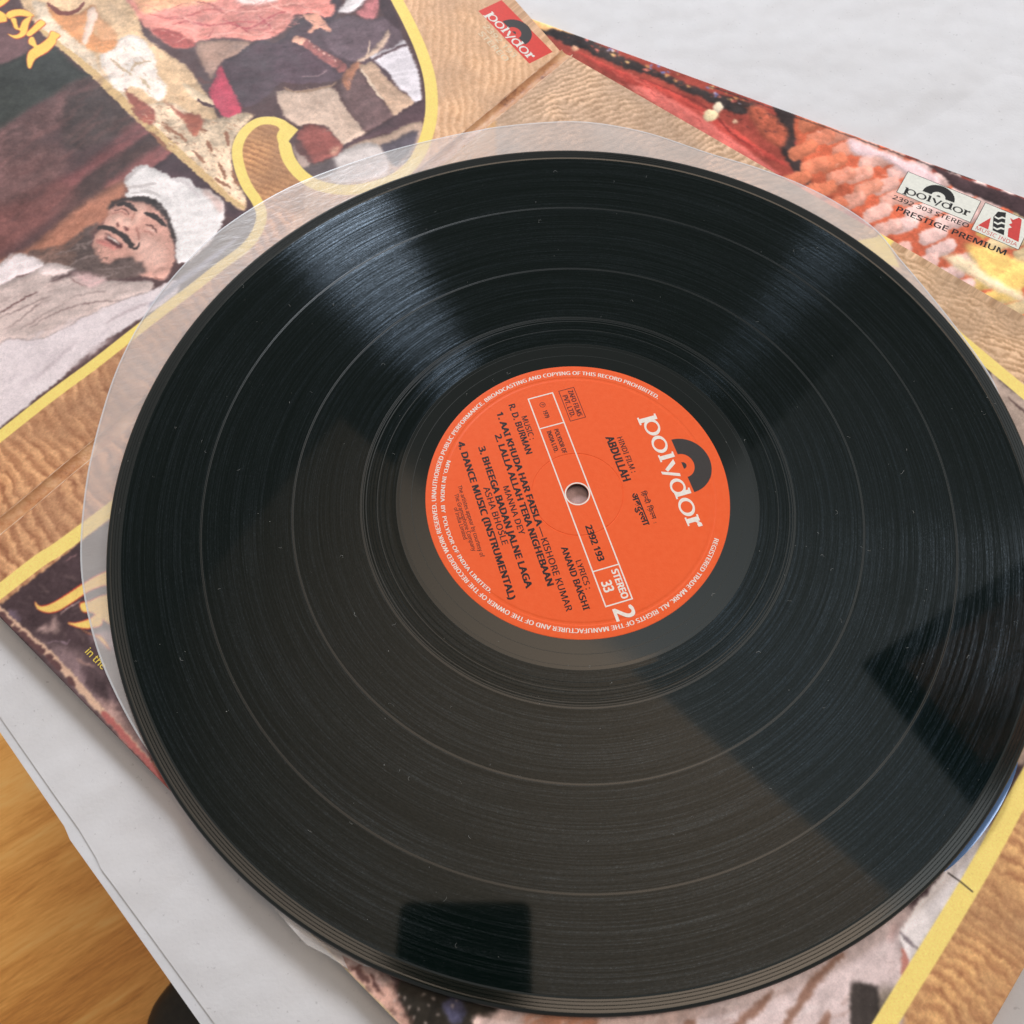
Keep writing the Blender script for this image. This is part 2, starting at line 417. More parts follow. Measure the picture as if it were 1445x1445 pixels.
('F',(52,44,42),0.4,1,0.2,1,[1808,747,1781,767,1751,759,1721,742,1682,706,1664,674,1653,641,1662,597,1684,539,1714,482,1742,448,1738,468,1704,536,1685,597,1689,659,1709,702,1736,731,1769,745]),
('S',(48,40,38),2.3,0.3,0.5,1,[1770,740,1750,727,1740,698,1741,669]),
('S',(48,40,38),2.45,0.3,0.5,1,[1723,635,1715,609,1710,575,1714,534]),
('S',(96,60,54),0.86,0.24,0.5,1,[1794,725,1772,714,1765,696,1767,674]),
('S',(170,112,98),0.86,0.36,0.5,1,[1807,720,1782,702,1776,670]),
('S',(90,58,52),0.94,0.24,0.5,1,[1759,591,1749,570,1750,549,1755,528]),
('S',(232,196,178),0.58,0.24,0.5,1,[1769,578,1760,560,1760,540]),
('S',(160,100,88),0.72,0.42,0.5,1,[1787,577,1776,558,1774,535]),
('S',(176,118,100),1.08,0.48,0.5,1,[1748,665,1778,648,1801,633,1819,620]),
('S',(150,92,80),0.72,0.48,0.5,1,[1788,610,1807,574,1826,555]),
('F',(232,186,164),0.8,1,0.08,1,[1805,669,1780,659,1791,630,1810,623,1820,645]),
('F',(96,52,46),0.25,1,0.08,1,[1828,678,1823,671,1831,659,1837,663]),
('F',(92,48,44),0.25,1,0.08,1,[1820,641,1815,628,1825,619,1830,624]),
('S',(50,42,40),2.34,0.21,0.6,0,[1882,700,1860,677,1852,640,1851,595,1857,555]),
('S',(50,42,40),1.22,0.18,0.5,1,[1858,566,1861,537,1846,534,1833,543]),
('F',(70,36,36),0.25,1,0.08,1,[1889,675,1881,651,1879,614,1879,579,1892,576,1902,594,1904,628,1902,653]),
('F',(228,214,200),0.15,1,0.08,1,[1889,662,1884,642,1882,610,1883,593,1888,600,1891,633]),
('F',(198,120,108),0.4,1,0.08,1,[1927,673,1911,668,1906,642,1903,599,1892,579,1913,587,1926,624,1932,650]),
('F',(214,160,140),0.7,1,0.08,1,[1938,669,1895,694,1884,674,1902,646,1913,666]),
('F',(92,76,70),0.6,2,0.3,1,[2128,808,2084,775,2022,740,1952,737,1865,730,1921,703,1956,669,1970,612,1970,556,1941,552,1901,528,1886,483,1898,431,1946,436,1995,476,2028,535,2063,601,2092,670,2125,724]),
('F',(112,86,74),0.8,2,0.3,1,[2127,802,2067,765,2017,721,2021,668,2070,656,2123,727]),
('S',(126,108,100),1.1,0.5,2,1,[2070,721,1997,690,1938,682]),
('S',(126,108,100),1.1,0.5,2,1,[2060,653,1996,632,1970,603]),
('S',(126,108,100),1.1,0.5,2,1,[2007,559,1960,517,1913,475]),
('S',(126,108,100),1.1,0.5,2,1,[1987,702,1977,667]),
('S',(126,108,100),1.1,0.5,2,1,[2002,526,1964,493]),
('F',(218,164,144),0.4,1,0.08,1,[1892,396,1861,404,1831,379,1847,355,1877,352,1893,369]),
('S',(160,104,90),0.72,0.24,0.5,1,[1894,390,1893,373,1878,358]),
('F',(198,180,170),0.4,1,0.08,1,[2320,763,2292,759,2235,746,2182,727,2119,713,2085,676,2067,632,2067,540,2021,505,1971,435,1914,381,1940,347,1983,370,2056,399,2121,417,2184,438,2297,458,2366,500,2414,561,2448,556,2467,570]),
('F',(226,216,212),0.4,1,0.04,1,[2259,842,2233,836,2196,843,2168,838,2138,797,2126,759,2122,720,2153,718,2181,728,2234,747,2293,758,2314,771]),
('F',(222,206,198),0.4,1,0.08,1,[2125,719,2100,698,2081,668,2065,629,2101,630,2138,663,2167,699]),
('F',(92,72,70),0.5,1,0.08,1,[2144,655,2101,630,2066,620,2062,592,2112,616,2153,635]),
('F',(206,172,166),0.8,1,0.08,1,[2084,612,2052,585,2014,513,2037,499,2085,525,2087,569]),
('S',(150,118,112),0.79,0.36,0.5,1,[2099,606,2098,574,2086,531]),
('S',(96,66,62),0.98,0.42,1,1,[2364,665,2308,659,2252,651,2214,640]),
('S',(134,110,104),0.75,0.42,1,1,[2378,647,2315,630,2252,613,2202,596]),
('S',(134,110,104),0.63,0.42,1,1,[2386,597,2317,595,2264,596,2220,600]),
('S',(134,110,104),0.81,0.42,1,1,[2334,540,2256,528,2176,499,2097,447,2047,398]),
('S',(96,66,62),0.86,0.42,1,1,[2229,747,2206,737,2182,727]),
('S',(134,110,104),0.46,0.42,1,1,[2379,567,2319,553,2244,544,2182,529]),
('S',(134,110,104),0.46,0.42,1,1,[2155,537,2097,504,2055,465]),
('F',(224,214,212),0.3,0.8,0.03,1,[2479,554,2447,558,2414,560,2366,500,2297,458,2184,437,2057,398,1984,369,1938,346,1851,319,1895,269,2071,287,2191,302,2295,302,2392,295,2462,296,2553,293,2650,293,2680,292]),
('S',(186,170,170),1.08,0.84,0.5,1,[2143,359,2096,352,2031,334,1975,310]),
('S',(192,178,178),1.44,1.2,0.5,1,[2454,356,2355,367,2257,374]),
('F',(156,132,128),0.7,1.5,0.08,1,[2399,299,2324,304,2252,304,2193,300,2108,288,2148,291,2200,291,2271,293,2341,295]),
('S',(160,160,172),2.88,1.2,0.5,1,[1572,297,1702,295,1853,304,1989,300]),
('M',[(150,100,70),(196,150,110),(244,226,196),(170,116,82),(120,78,56)],190,-92.0,(0.8,3.2),(0.2,0.6),16,0.2,0.7,164,[1438,1076,1287,971,1217,787,1150,751,1125,697,1331,590,1429,406,1450,428,1446,576,1432,944]),
('M',[(170,124,84),(232,204,160),(190,142,98)],90,-87.3,(1.0,4.0),(0.25,0.7),22,0.3,0.5,165,[1038,1516,1116,1222,1138,998,1200,805,1312,997,1335,1169,1387,1336,1364,1659]),
('M',[(150,96,70),(240,220,184)],50,-86.5,(1.0,3.0),(0.15,0.35),6,0.15,0.6,166,[1372,1687,1376,1555,1416,1017,1457,486,1458,387,1476,465,1436,994,1402,1553]),
('M',[(190,92,86),(238,170,152),(174,74,76),(228,146,130),(200,110,100),(246,186,168)],170,-140.7,(2.0,8.0),(0.25,0.8),24,0.3,0.55,167,[1011,1488,723,1226,438,908,550,923,689,949,829,998,977,1149,1080,1262,1071,1390]),
('M',[(54,42,48),(100,80,88),(88,66,72)],90,-157.2,(2.0,7.0),(0.3,1.0),18,0.5,0.45,168,[1006,990,772,918,606,922,518,809,732,596,917,754,1116,761]),
('M',[(78,62,68),(120,100,106),(66,52,58)],70,-166.6,(1.5,5.0),(0.3,0.8),25,0.4,0.45,169,[576,820,461,810,364,698,386,581,472,533,588,597,649,652]),
('M',[(112,70,66),(62,46,44),(124,80,74),(74,54,52)],120,-176.6,(6.0,16.0),(0.7,2.2),7,1.2,0.3,170,[1871,1307,1491,1354,1407,1283,1440,989,1413,747,1710,809,2127,837,2217,856]),
('M',[(150,92,68),(184,124,96)],40,-178.7,(3.0,9.0),(0.6,1.6),8,0.9,0.35,171,[2188,840,1923,823,1679,792,1803,726,2020,704]),
('M',[(60,46,42),(128,108,98),(96,78,70),(70,56,50)],230,-123.3,(0.7,2.4),(0.12,0.3),40,0.12,0.7,172,[2118,782,2016,735,1937,672,1929,616,1947,580,1895,499,1900,435,1998,480,2054,595,2116,717]),
('M',[(166,142,134),(214,198,188),(150,126,120)],70,-150.9,(3.0,9.0),(0.25,0.8),12,0.4,0.45,173,[2303,744,2185,723,2070,628,2000,466,1920,380,2055,401,2295,460,2412,563,2439,568]),
('M',[(206,196,196),(236,228,226),(194,182,184)],50,-176.9,(4.0,12.0),(0.5,1.6),16,0.8,0.4,174,[2417,558,2185,436,1945,345,2067,291,2330,290,2550,297,2625,325]),
('M',[(206,202,196),(240,238,234),(196,190,184)],60,-126.3,(2.0,6.0),(0.3,1.0),22,0.5,0.4,175,[1704,767,1574,805,1546,689,1511,602,1525,424,1698,361,1778,400,1692,523,1653,653]),
('M',[(188,130,112),(230,184,164),(176,116,100)],60,-102.1,(0.8,2.6),(0.2,0.7),30,0.4,0.3,176,[1802,740,1691,670,1695,559,1751,450,1853,379,1928,446,1812,556]),
('M',[(180,152,128),(222,198,176),(160,130,108)],90,-96.0,(1.0,4.0),(0.2,0.6),30,0.3,0.5,177,[943,707,804,592,848,430,874,312,994,325,970,478,1027,620]),
('M',[(90,66,66),(134,104,98),(80,60,58)],60,-70.6,(1.5,5.0),(0.25,0.7),12,0.3,0.5,178,[768,548,652,568,731,301,865,321,840,431]),
('M',[(214,186,158),(176,142,110)],40,-85.5,(1.5,4.0),(0.2,0.5),10,0.3,0.5,179,[639,574,584,554,627,282,732,287]),
('M',[(120,60,54),(180,104,90)],30,-109.9,(0.8,2.5),(0.2,0.6),20,0.3,0.5,180,[1051,502,1002,499,964,426,997,328,1113,347]),
('M',[(240,232,218),(206,186,156),(250,246,236)],60,-151.5,(0.8,3.0),(0.2,0.5),35,0.3,0.5,181,[1334,1356,1172,1388,1177,1209,1276,1032,1326,1122,1384,1239]),
('S',(238,216,112),4.9,0.12,0,0,[103,960,229,772,311,611,395,460,488,326,596,214,703,135,824,77,937,61,1045,95,1134,160,1192,254,1201,345,1179,431,1142,492]),
('S',(238,216,112),4.1,0.12,0,0,[1142,492,1114,537,1081,555,1072,589,1092,632,1134,661,1206,657,1278,616,1335,542,1379,455,1406,368,1442,307,1508,264,1587,244,1700,248,1842,249,1988,254,2133,256,2288,258,2494,267,2840,267]),
('F',(238,216,112),0.12,0,0.02,0,[1067,638,1050,588,1048,514,1102,502,1142,492,1142,524,1103,557]),
('F',(206,72,46),0.15,0,0.02,1,[1351,1980,1342,1920,1370,1897,1419,1891,1432,1913]),
('F',(206,72,46),0.15,0,0.02,1,[1350,1988,1341,1928,1368,1905,1418,1899,1431,1921]),
('F',(206,72,46),0.15,0,0.02,1,[1443,1899,1434,1872,1431,1841,1448,1809,1462,1810,1489,1839]),
('F',(206,72,46),0.15,0,0.02,1,[1442,1907,1433,1880,1430,1849,1447,1817,1461,1818,1487,1847]),
('F',(206,72,46),0.15,0,0.02,1,[1431,1837,1403,1841,1373,1822,1358,1791,1356,1752,1375,1763,1397,1792,1417,1804,1437,1810]),
('F',(206,72,46),0.15,0,0.02,1,[1430,1845,1402,1849,1372,1830,1356,1799,1355,1759,1374,1771,1395,1800,1416,1812,1436,1818]),
('F',(206,72,46),0.15,0,0.02,1,[1432,1804,1417,1791,1435,1759,1443,1734,1405,1760,1365,1756,1403,1725,1439,1693,1466,1687,1491,1703,1494,1743,1483,1719,1464,1712,1449,1722,1456,1748,1444,1777]),
('F',(206,72,46),0.15,0,0.02,1,[1431,1812,1416,1799,1434,1767,1442,1742,1404,1767,1364,1763,1402,1733,1437,1701,1465,1695,1490,1711,1493,1751,1482,1727,1463,1720,1448,1730,1455,1756,1443,1784]),
('F',(206,72,46),0.15,0,0.02,1,[1438,1692,1403,1702,1355,1712,1353,1681,1396,1673,1439,1669,1447,1682]),
('F',(206,72,46),0.15,0,0.02,1,[1437,1700,1402,1710,1354,1720,1352,1689,1395,1680,1438,1677,1446,1690]),
('F',(206,72,46),0.15,0,0.02,1,[1390,1612,1367,1628,1357,1615,1355,1585,1379,1578,1402,1561,1450,1548,1506,1552,1550,1526,1554,1540,1524,1582,1495,1604,1470,1607,1470,1640,1450,1662,1435,1655,1444,1630,1453,1606,1420,1605]),
('F',(206,72,46),0.15,0,0.02,1,[1389,1619,1366,1636,1356,1623,1354,1593,1378,1586,1400,1569,1449,1556,1505,1560,1549,1534,1553,1547,1523,1590,1494,1611,1469,1615,1469,1648,1448,1669,1434,1662,1443,1637,1452,1613,1419,1612]),
('F',(238,206,92),0.12,0,0.03,1,[1350,1984,1341,1924,1368,1902,1418,1896,1431,1917]),
('F',(238,206,92),0.12,0,0.03,1,[1442,1904,1433,1876,1430,1845,1447,1814,1461,1814,1487,1844]),
('F',(238,206,92),0.12,0,0.03,1,[1430,1842,1402,1846,1372,1827,1356,1796,1355,1756,1374,1767,1395,1797,1416,1809,1436,1815]),
('F',(238,206,92),0.12,0,0.03,1,[1431,1809,1416,1796,1434,1763,1442,1739,1404,1764,1364,1760,1402,1730,1438,1698,1465,1692,1490,1708,1493,1748,1482,1724,1463,1716,1448,1727,1455,1752,1443,1781]),
('F',(238,206,92),0.12,0,0.03,1,[1437,1697,1402,1706,1354,1716,1352,1686,1395,1677,1438,1673,1446,1686]),
('F',(238,206,92),0.12,0,0.03,1,[1389,1616,1366,1633,1356,1620,1354,1589,1378,1582,1400,1565,1449,1553,1505,1556,1549,1530,1553,1544,1523,1587,1494,1608,1469,1612,1469,1644,1448,1666,1434,1659,1443,1634,1452,1610,1419,1609])]
ART_B = [('R',(220,186,150),(152,120,88),2.7,65,2.6,[-232,-591,-2003,1458,592,2716,1098,569]),
('R',(224,188,146),(154,118,80),2.5,12,3.0,[0,1328,-132,2473,533,2785,609,2054]),
('R',(214,162,112),(138,86,56),4.8,-10,1.5,[2877,-580,1372,-263,2376,794,3497,341]),
('R',(222,172,108),(152,98,62),3.9,3,2.4,[2572,2797,1322,2710,980,3107,1934,3539]),
('F',(64,48,50),0.15,0,0.15,0,[3132,210,3034,221,2743,241,1910,304,117,1465,272,2206,303,2576,1003,2916,1457,2867,2237,2885,2479,2905,3035,2258,3134,214]),
('F',(124,102,102),1.6,2,0.25,1,[3035,242,3033,296,3030,374,3002,444,2972,516,2967,607,2994,724,3006,968,3054,912,3055,798,3051,617,3042,422]),
('F',(72,56,58),0.5,0.6,0.15,1,[2997,572,2977,583,2972,613,2985,677,3004,713,3017,716,3019,672,3017,621]),
('F',(176,140,128),1.2,2,0.3,1,[3029,684,3002,733,3007,797,3026,889,3055,855,3043,784]),
('F',(150,124,116),0.6,2,0.3,1,[3005,373,2984,377,2977,399,2946,378,2956,410,2964,432,2984,427,2982,406,3002,394]),
('F',(110,92,104),0.5,1,0.2,1,[3032,256,3017,269,3017,301,3026,319,3035,293]),
('S',(150,124,134),0.5,0.36,0.5,1,[3020,424,2997,444,2979,477,2967,473]),
('S',(140,104,104),0.72,0.3,0.5,1,[2808,258,2789,260,2773,265]),
('S',(170,140,134),0.72,0.36,0.5,1,[2933,387,2899,387,2860,401]),
('S',(176,136,120),0.72,0.48,0.5,1,[2989,539,2979,574,2969,598]),
('F',(178,150,150),1.2,1,0.08,1,[2918,510,2855,553,2868,600,2906,617,2911,562]),
('F',(206,64,50),0.12,0,0.02,1,[2959,300,2960,316,2952,331,2924,345,2882,355,2830,364,2779,376,2729,401,2756,435,2791,415,2827,398,2888,387,2929,377,2954,359,2967,332,2967,314]),
('F',(206,64,50),0.12,0,0.02,1,[2958,293,2959,309,2950,324,2923,339,2881,348,2828,357,2778,369,2727,395,2755,428,2789,408,2826,392,2887,380,2928,371,2952,352,2966,325,2965,307]),
('F',(206,64,50),0.12,0,0.02,1,[2937,431,2919,451,2886,471,2852,479,2871,514,2904,494,2923,469]),
('F',(206,64,50),0.12,0,0.02,1,[2935,424,2918,445,2884,465,2851,472,2869,507,2902,487,2922,462]),
('F',(206,64,50),0.12,0,0.02,1,[2922,480,2912,516,2897,546,2907,596,2907,534,2917,504]),
('F',(206,64,50),0.12,0,0.02,1,[2920,473,2910,510,2895,540,2906,589,2905,528,2915,497]),
('F',(206,64,50),0.12,0,0.02,1,[2872,411,2849,425,2799,450,2808,498,2850,538,2860,501,2867,461,2883,437]),
('F',(206,64,50),0.12,0,0.02,1,[2871,404,2847,418,2798,444,2806,491,2849,531,2859,494,2866,454,2881,430]),
('F',(236,204,104),0.12,0,0.03,1,[2958,296,2959,313,2951,328,2923,342,2881,352,2829,361,2778,373,2728,398,2755,432,2789,412,2826,395,2887,384,2928,374,2953,355,2966,329,2966,310]),
('F',(236,204,104),0.12,0,0.03,1,[2936,428,2918,448,2885,468,2851,476,2870,511,2903,491,2922,466]),
('F',(236,204,104),0.12,0,0.03,1,[2921,476,2911,513,2896,543,2906,592,2906,531,2916,501]),
('F',(236,204,104),0.12,0,0.03,1,[2871,408,2848,422,2798,447,2807,495,2849,534,2859,498,2866,458,2882,433]),
('M',[(96,78,78),(48,36,38),(128,106,100),(80,62,66)],130,91.6,(1.0,5.0),(0.25,0.9),30,0.5,0.4,38,[3035,242,2818,246,2708,374,2994,724,3006,912,3007,621]),
('F',(216,168,146),0.6,2,0.15,1,[3050,1703,3035,1751,2994,1776,2996,1843,3016,1905,3046,1996,3134,1975,3116,1831]),
('F',(168,146,138),0.8,2,0.3,1,[3052,1634,3037,1691,3025,1741,2997,1800,2994,1863,3017,1862,3039,1807,3055,1749,3058,1676]),
('S',(92,62,56),1.44,0.3,1.5,1,[3043,1776,3049,1803,3041,1821]),
('S',(92,62,56),1.44,0.3,1.5,1,[3021,1806,3033,1831,3033,1852]),
('S',(92,62,56),1.44,0.3,1.5,1,[3055,1749,3045,1769,3027,1782]),
('S',(92,62,56),1.44,0.3,1.5,1,[2990,1876,3007,1900,3012,1914]),
('S',(92,62,56),1.44,0.3,1.5,1,[3050,1677,3049,1721]),
('F',(40,36,28),0.4,2,0.3,1,[2964,1848,2964,1925,2964,2001,2977,2111,2906,2242,2874,2131,2874,2094,2916,2007,2933,1922]),
('F',(40,36,28),0.5,2,0.3,1,[3006,1888,2970,1892,2910,2001,2855,2077,2917,2131,3012,2094,3048,2003,3022,1934]),
('F',(82,82,110),0.5,1,0.3,1,[2942,2006,2917,2020,2918,2049,2939,2065,2963,2062,2972,2038,2963,2015]),
('F',(226,206,192),0.2,1,0.08,1,[3012,1897,3007,1901,3011,1905,3015,1901]),
('F',(226,206,192),0.2,1,0.08,1,[3010,1919,3006,1923,3010,1926,3013,1923]),
('F',(226,206,192),0.2,1,0.08,1,[3018,1941,3013,1945,3017,1948,3020,1945]),
('F',(226,206,192),0.2,1,0.08,1,[3003,1963,2999,1967,3003,1970,3006,1967]),
('F',(226,206,192),0.2,1,0.08,1,[2982,1973,2977,1977,2981,1980,2984,1977]),
('F',(226,206,192),0.2,1,0.08,1,[2960,1973,2955,1977,2960,1980,2963,1977]),
('F',(226,206,192),0.2,1,0.08,1,[3039,1936,3035,1940,3039,1943,3042,1940]),
('F',(226,206,192),0.2,1,0.08,1,[3013,1992,3008,1996,3012,1999,3016,1996]),
('F',(226,206,192),0.2,1,0.08,1,[3027,1965,3023,1969,3027,1972,3030,1969]),
('F',(226,206,192),0.2,1,0.08,1,[3032,1899,3028,1903,3032,1906,3035,1903]),
('F',(226,206,192),0.2,1,0.08,1,[2982,2008,2977,2012,2981,2015,2984,2012]),
('F',(226,206,192),0.2,1,0.08,1,[2941,2025,2936,2029,2940,2033,2944,2030]),
('F',(226,206,192),0.2,1,0.08,1,[2925,2024,2920,2028,2925,2031,2928,2028]),
('F',(226,206,192),0.2,1,0.08,1,[2972,1949,2967,1953,2972,1956,2975,1953]),
('F',(206,180,168),0.6,1,0.1,1,[2874,2118,2826,2150,2766,2244,2640,2403,2480,2514,2091,2703,2349,2865,2941,2177]),
('F',(196,136,104),0.8,1.5,0.2,1,[2835,2182,2758,2261,2717,2323,2762,2336,2846,2239]),
('F',(226,196,182),0.4,1.5,0.08,1,[2938,2086,2907,2088,2900,2116,2924,2123]),
('F',(212,194,188),0.8,1,0.06,1,[2519,2519,2355,2607,2161,2703,1970,2763,1964,2825,2043,2839,2091,2889,2147,2901,2288,2912,2633,2535]),
('M',[(182,158,150),(228,214,206),(168,132,116),(236,226,220)],110,157.8,(2.0,8.0),(0.3,1.1),14,0.5,0.5,67,[2886,2104,2638,2401,2317,2626,1958,2777,2091,2889,2288,2912,2935,2171]),
('M',[(120,84,70),(236,200,180),(90,64,58)],90,93.6,(0.8,3.0),(0.2,0.7),40,0.3,0.6,68,[3052,1634,3025,1741,2994,1863,3036,1986,3095,1938,3077,1749]),
('S',(150,112,92),2.2,1.0,1,1,[2485,2707,2356,2708,2244,2712,2171,2731]),
('S',(150,112,92),2.2,1.0,1,1,[2561,2594,2448,2626,2371,2640]),
('S',(150,112,92),2.2,1.0,1,1,[2644,2497,2558,2524]),
('S',(150,112,92),2.2,1.0,1,1,[2395,2788,2316,2780]),
('F',(206,172,164),0.8,1,0.08,1,[2001,2800,1961,2807,1938,2818,1968,2811,2002,2806,2035,2814,2057,2811,2058,2802]),
('F',(214,208,202),0.3,0.6,0.05,1,[2027,2815,1987,2816,1946,2817,1891,2822,1823,2827,1742,2824,1602,2822,1514,2838,1800,2901,1943,2890,2031,2886,2110,2883,2080,2866,2054,2844]),
('F',(128,116,100),1.2,1,0.15,1,[2201,2847,2169,2858,2154,2879,2162,2896,2207,2893,2248,2881,2261,2865]),
('F',(56,50,46),0.35,0.5,0.1,1,[2226,2788,2201,2805,2185,2832,2189,2852,2304,2918,2344,2871]),
('S',(186,120,104),2,0.5,0.5,1,[2059,2846,2076,2863,2103,2876,2115,2881]),
('S',(130,120,122),1,0.25,0.5,1,[2029,2816,2031,2848,2032,2884]),
('S',(80,72,76),0.7,0.3,0.5,1,[1581,2873,1582,2896,1582,2907]),
('S',(80,72,76),0.7,0.3,0.5,1,[1609,2876,1596,2915]),
('S',(80,72,76),0.7,0.3,0.5,1,[1614,2876,1616,2897]),
('S',(80,72,76),0.7,0.3,0.5,1,[1664,2879,1664,2908]),
('F',(172,152,134),0.5,1,0.15,1,[359,2171,280,2210,341,2595,533,2785,1024,2926,1394,2864,1350,2678]),
('S',(84,64,58),1.0,0.5,0.5,1,[316,2221,333,2305,384,2565]),
('F',(206,168,158),0.5,1,0.08,1,[1564,1255,1488,1343,1583,1419,1658,1332]),
('F',(238,216,116),0.12,0,0.03,0,[97,1437,36,1482,-33,1535,17,1581,72,1650,106,1550]),
('S',(238,216,116),5.0,0.12,0,0,[3157,174,3007,185,2860,195,2713,215,1886,279]),
('S',(238,216,116),4.8,0.12,0,0,[100,1392,112,1492,173,1798,254,2209,328,2589]),
('S',(238,216,116),5.2,0.12,0,0,[942,2886,1398,2888,1787,2903,2239,2903,2479,2905]),
('S',(50,44,40),0.5,0.1,0,0,[1811,2842,1809,2878,1810,2916]),
('F',(60,50,40),0.1,0,0.08,1,[2116,2912,2114,2917,2119,2916]),
('S',(214,176,144),2.2,0.2,0.4,0,[3054,29,3047,238,3035,485,3041,726,3052,1040,3065,1235]),
('S',(92,62,60),1.8,0.35,0.8,0,[3050,249,3050,292]),
('S',(92,62,60),1.8,0.35,0.8,0,[3048,346,3043,444]),
('S',(92,62,60),1.8,0.35,0.8,0,[3040,495,3040,522]),
('S',(92,62,60),1.8,0.35,0.8,0,[3043,573,3043,593]),
('S',(92,62,60),1.8,0.35,0.8,0,[3050,313,3050,327]),
('S',(92,62,60),1.8,0.35,0.8,0,[3039,466,3039,480]),
('S',(176,96,88),2.0,0.3,0.6,0,[3042,731,3047,878,3054,1042,3065,1235]),
('S',(208,196,140),1.0,0.2,0.2,0,[3060,1571,3062,1668,3063,1840,3065,1957,3070,2147])]
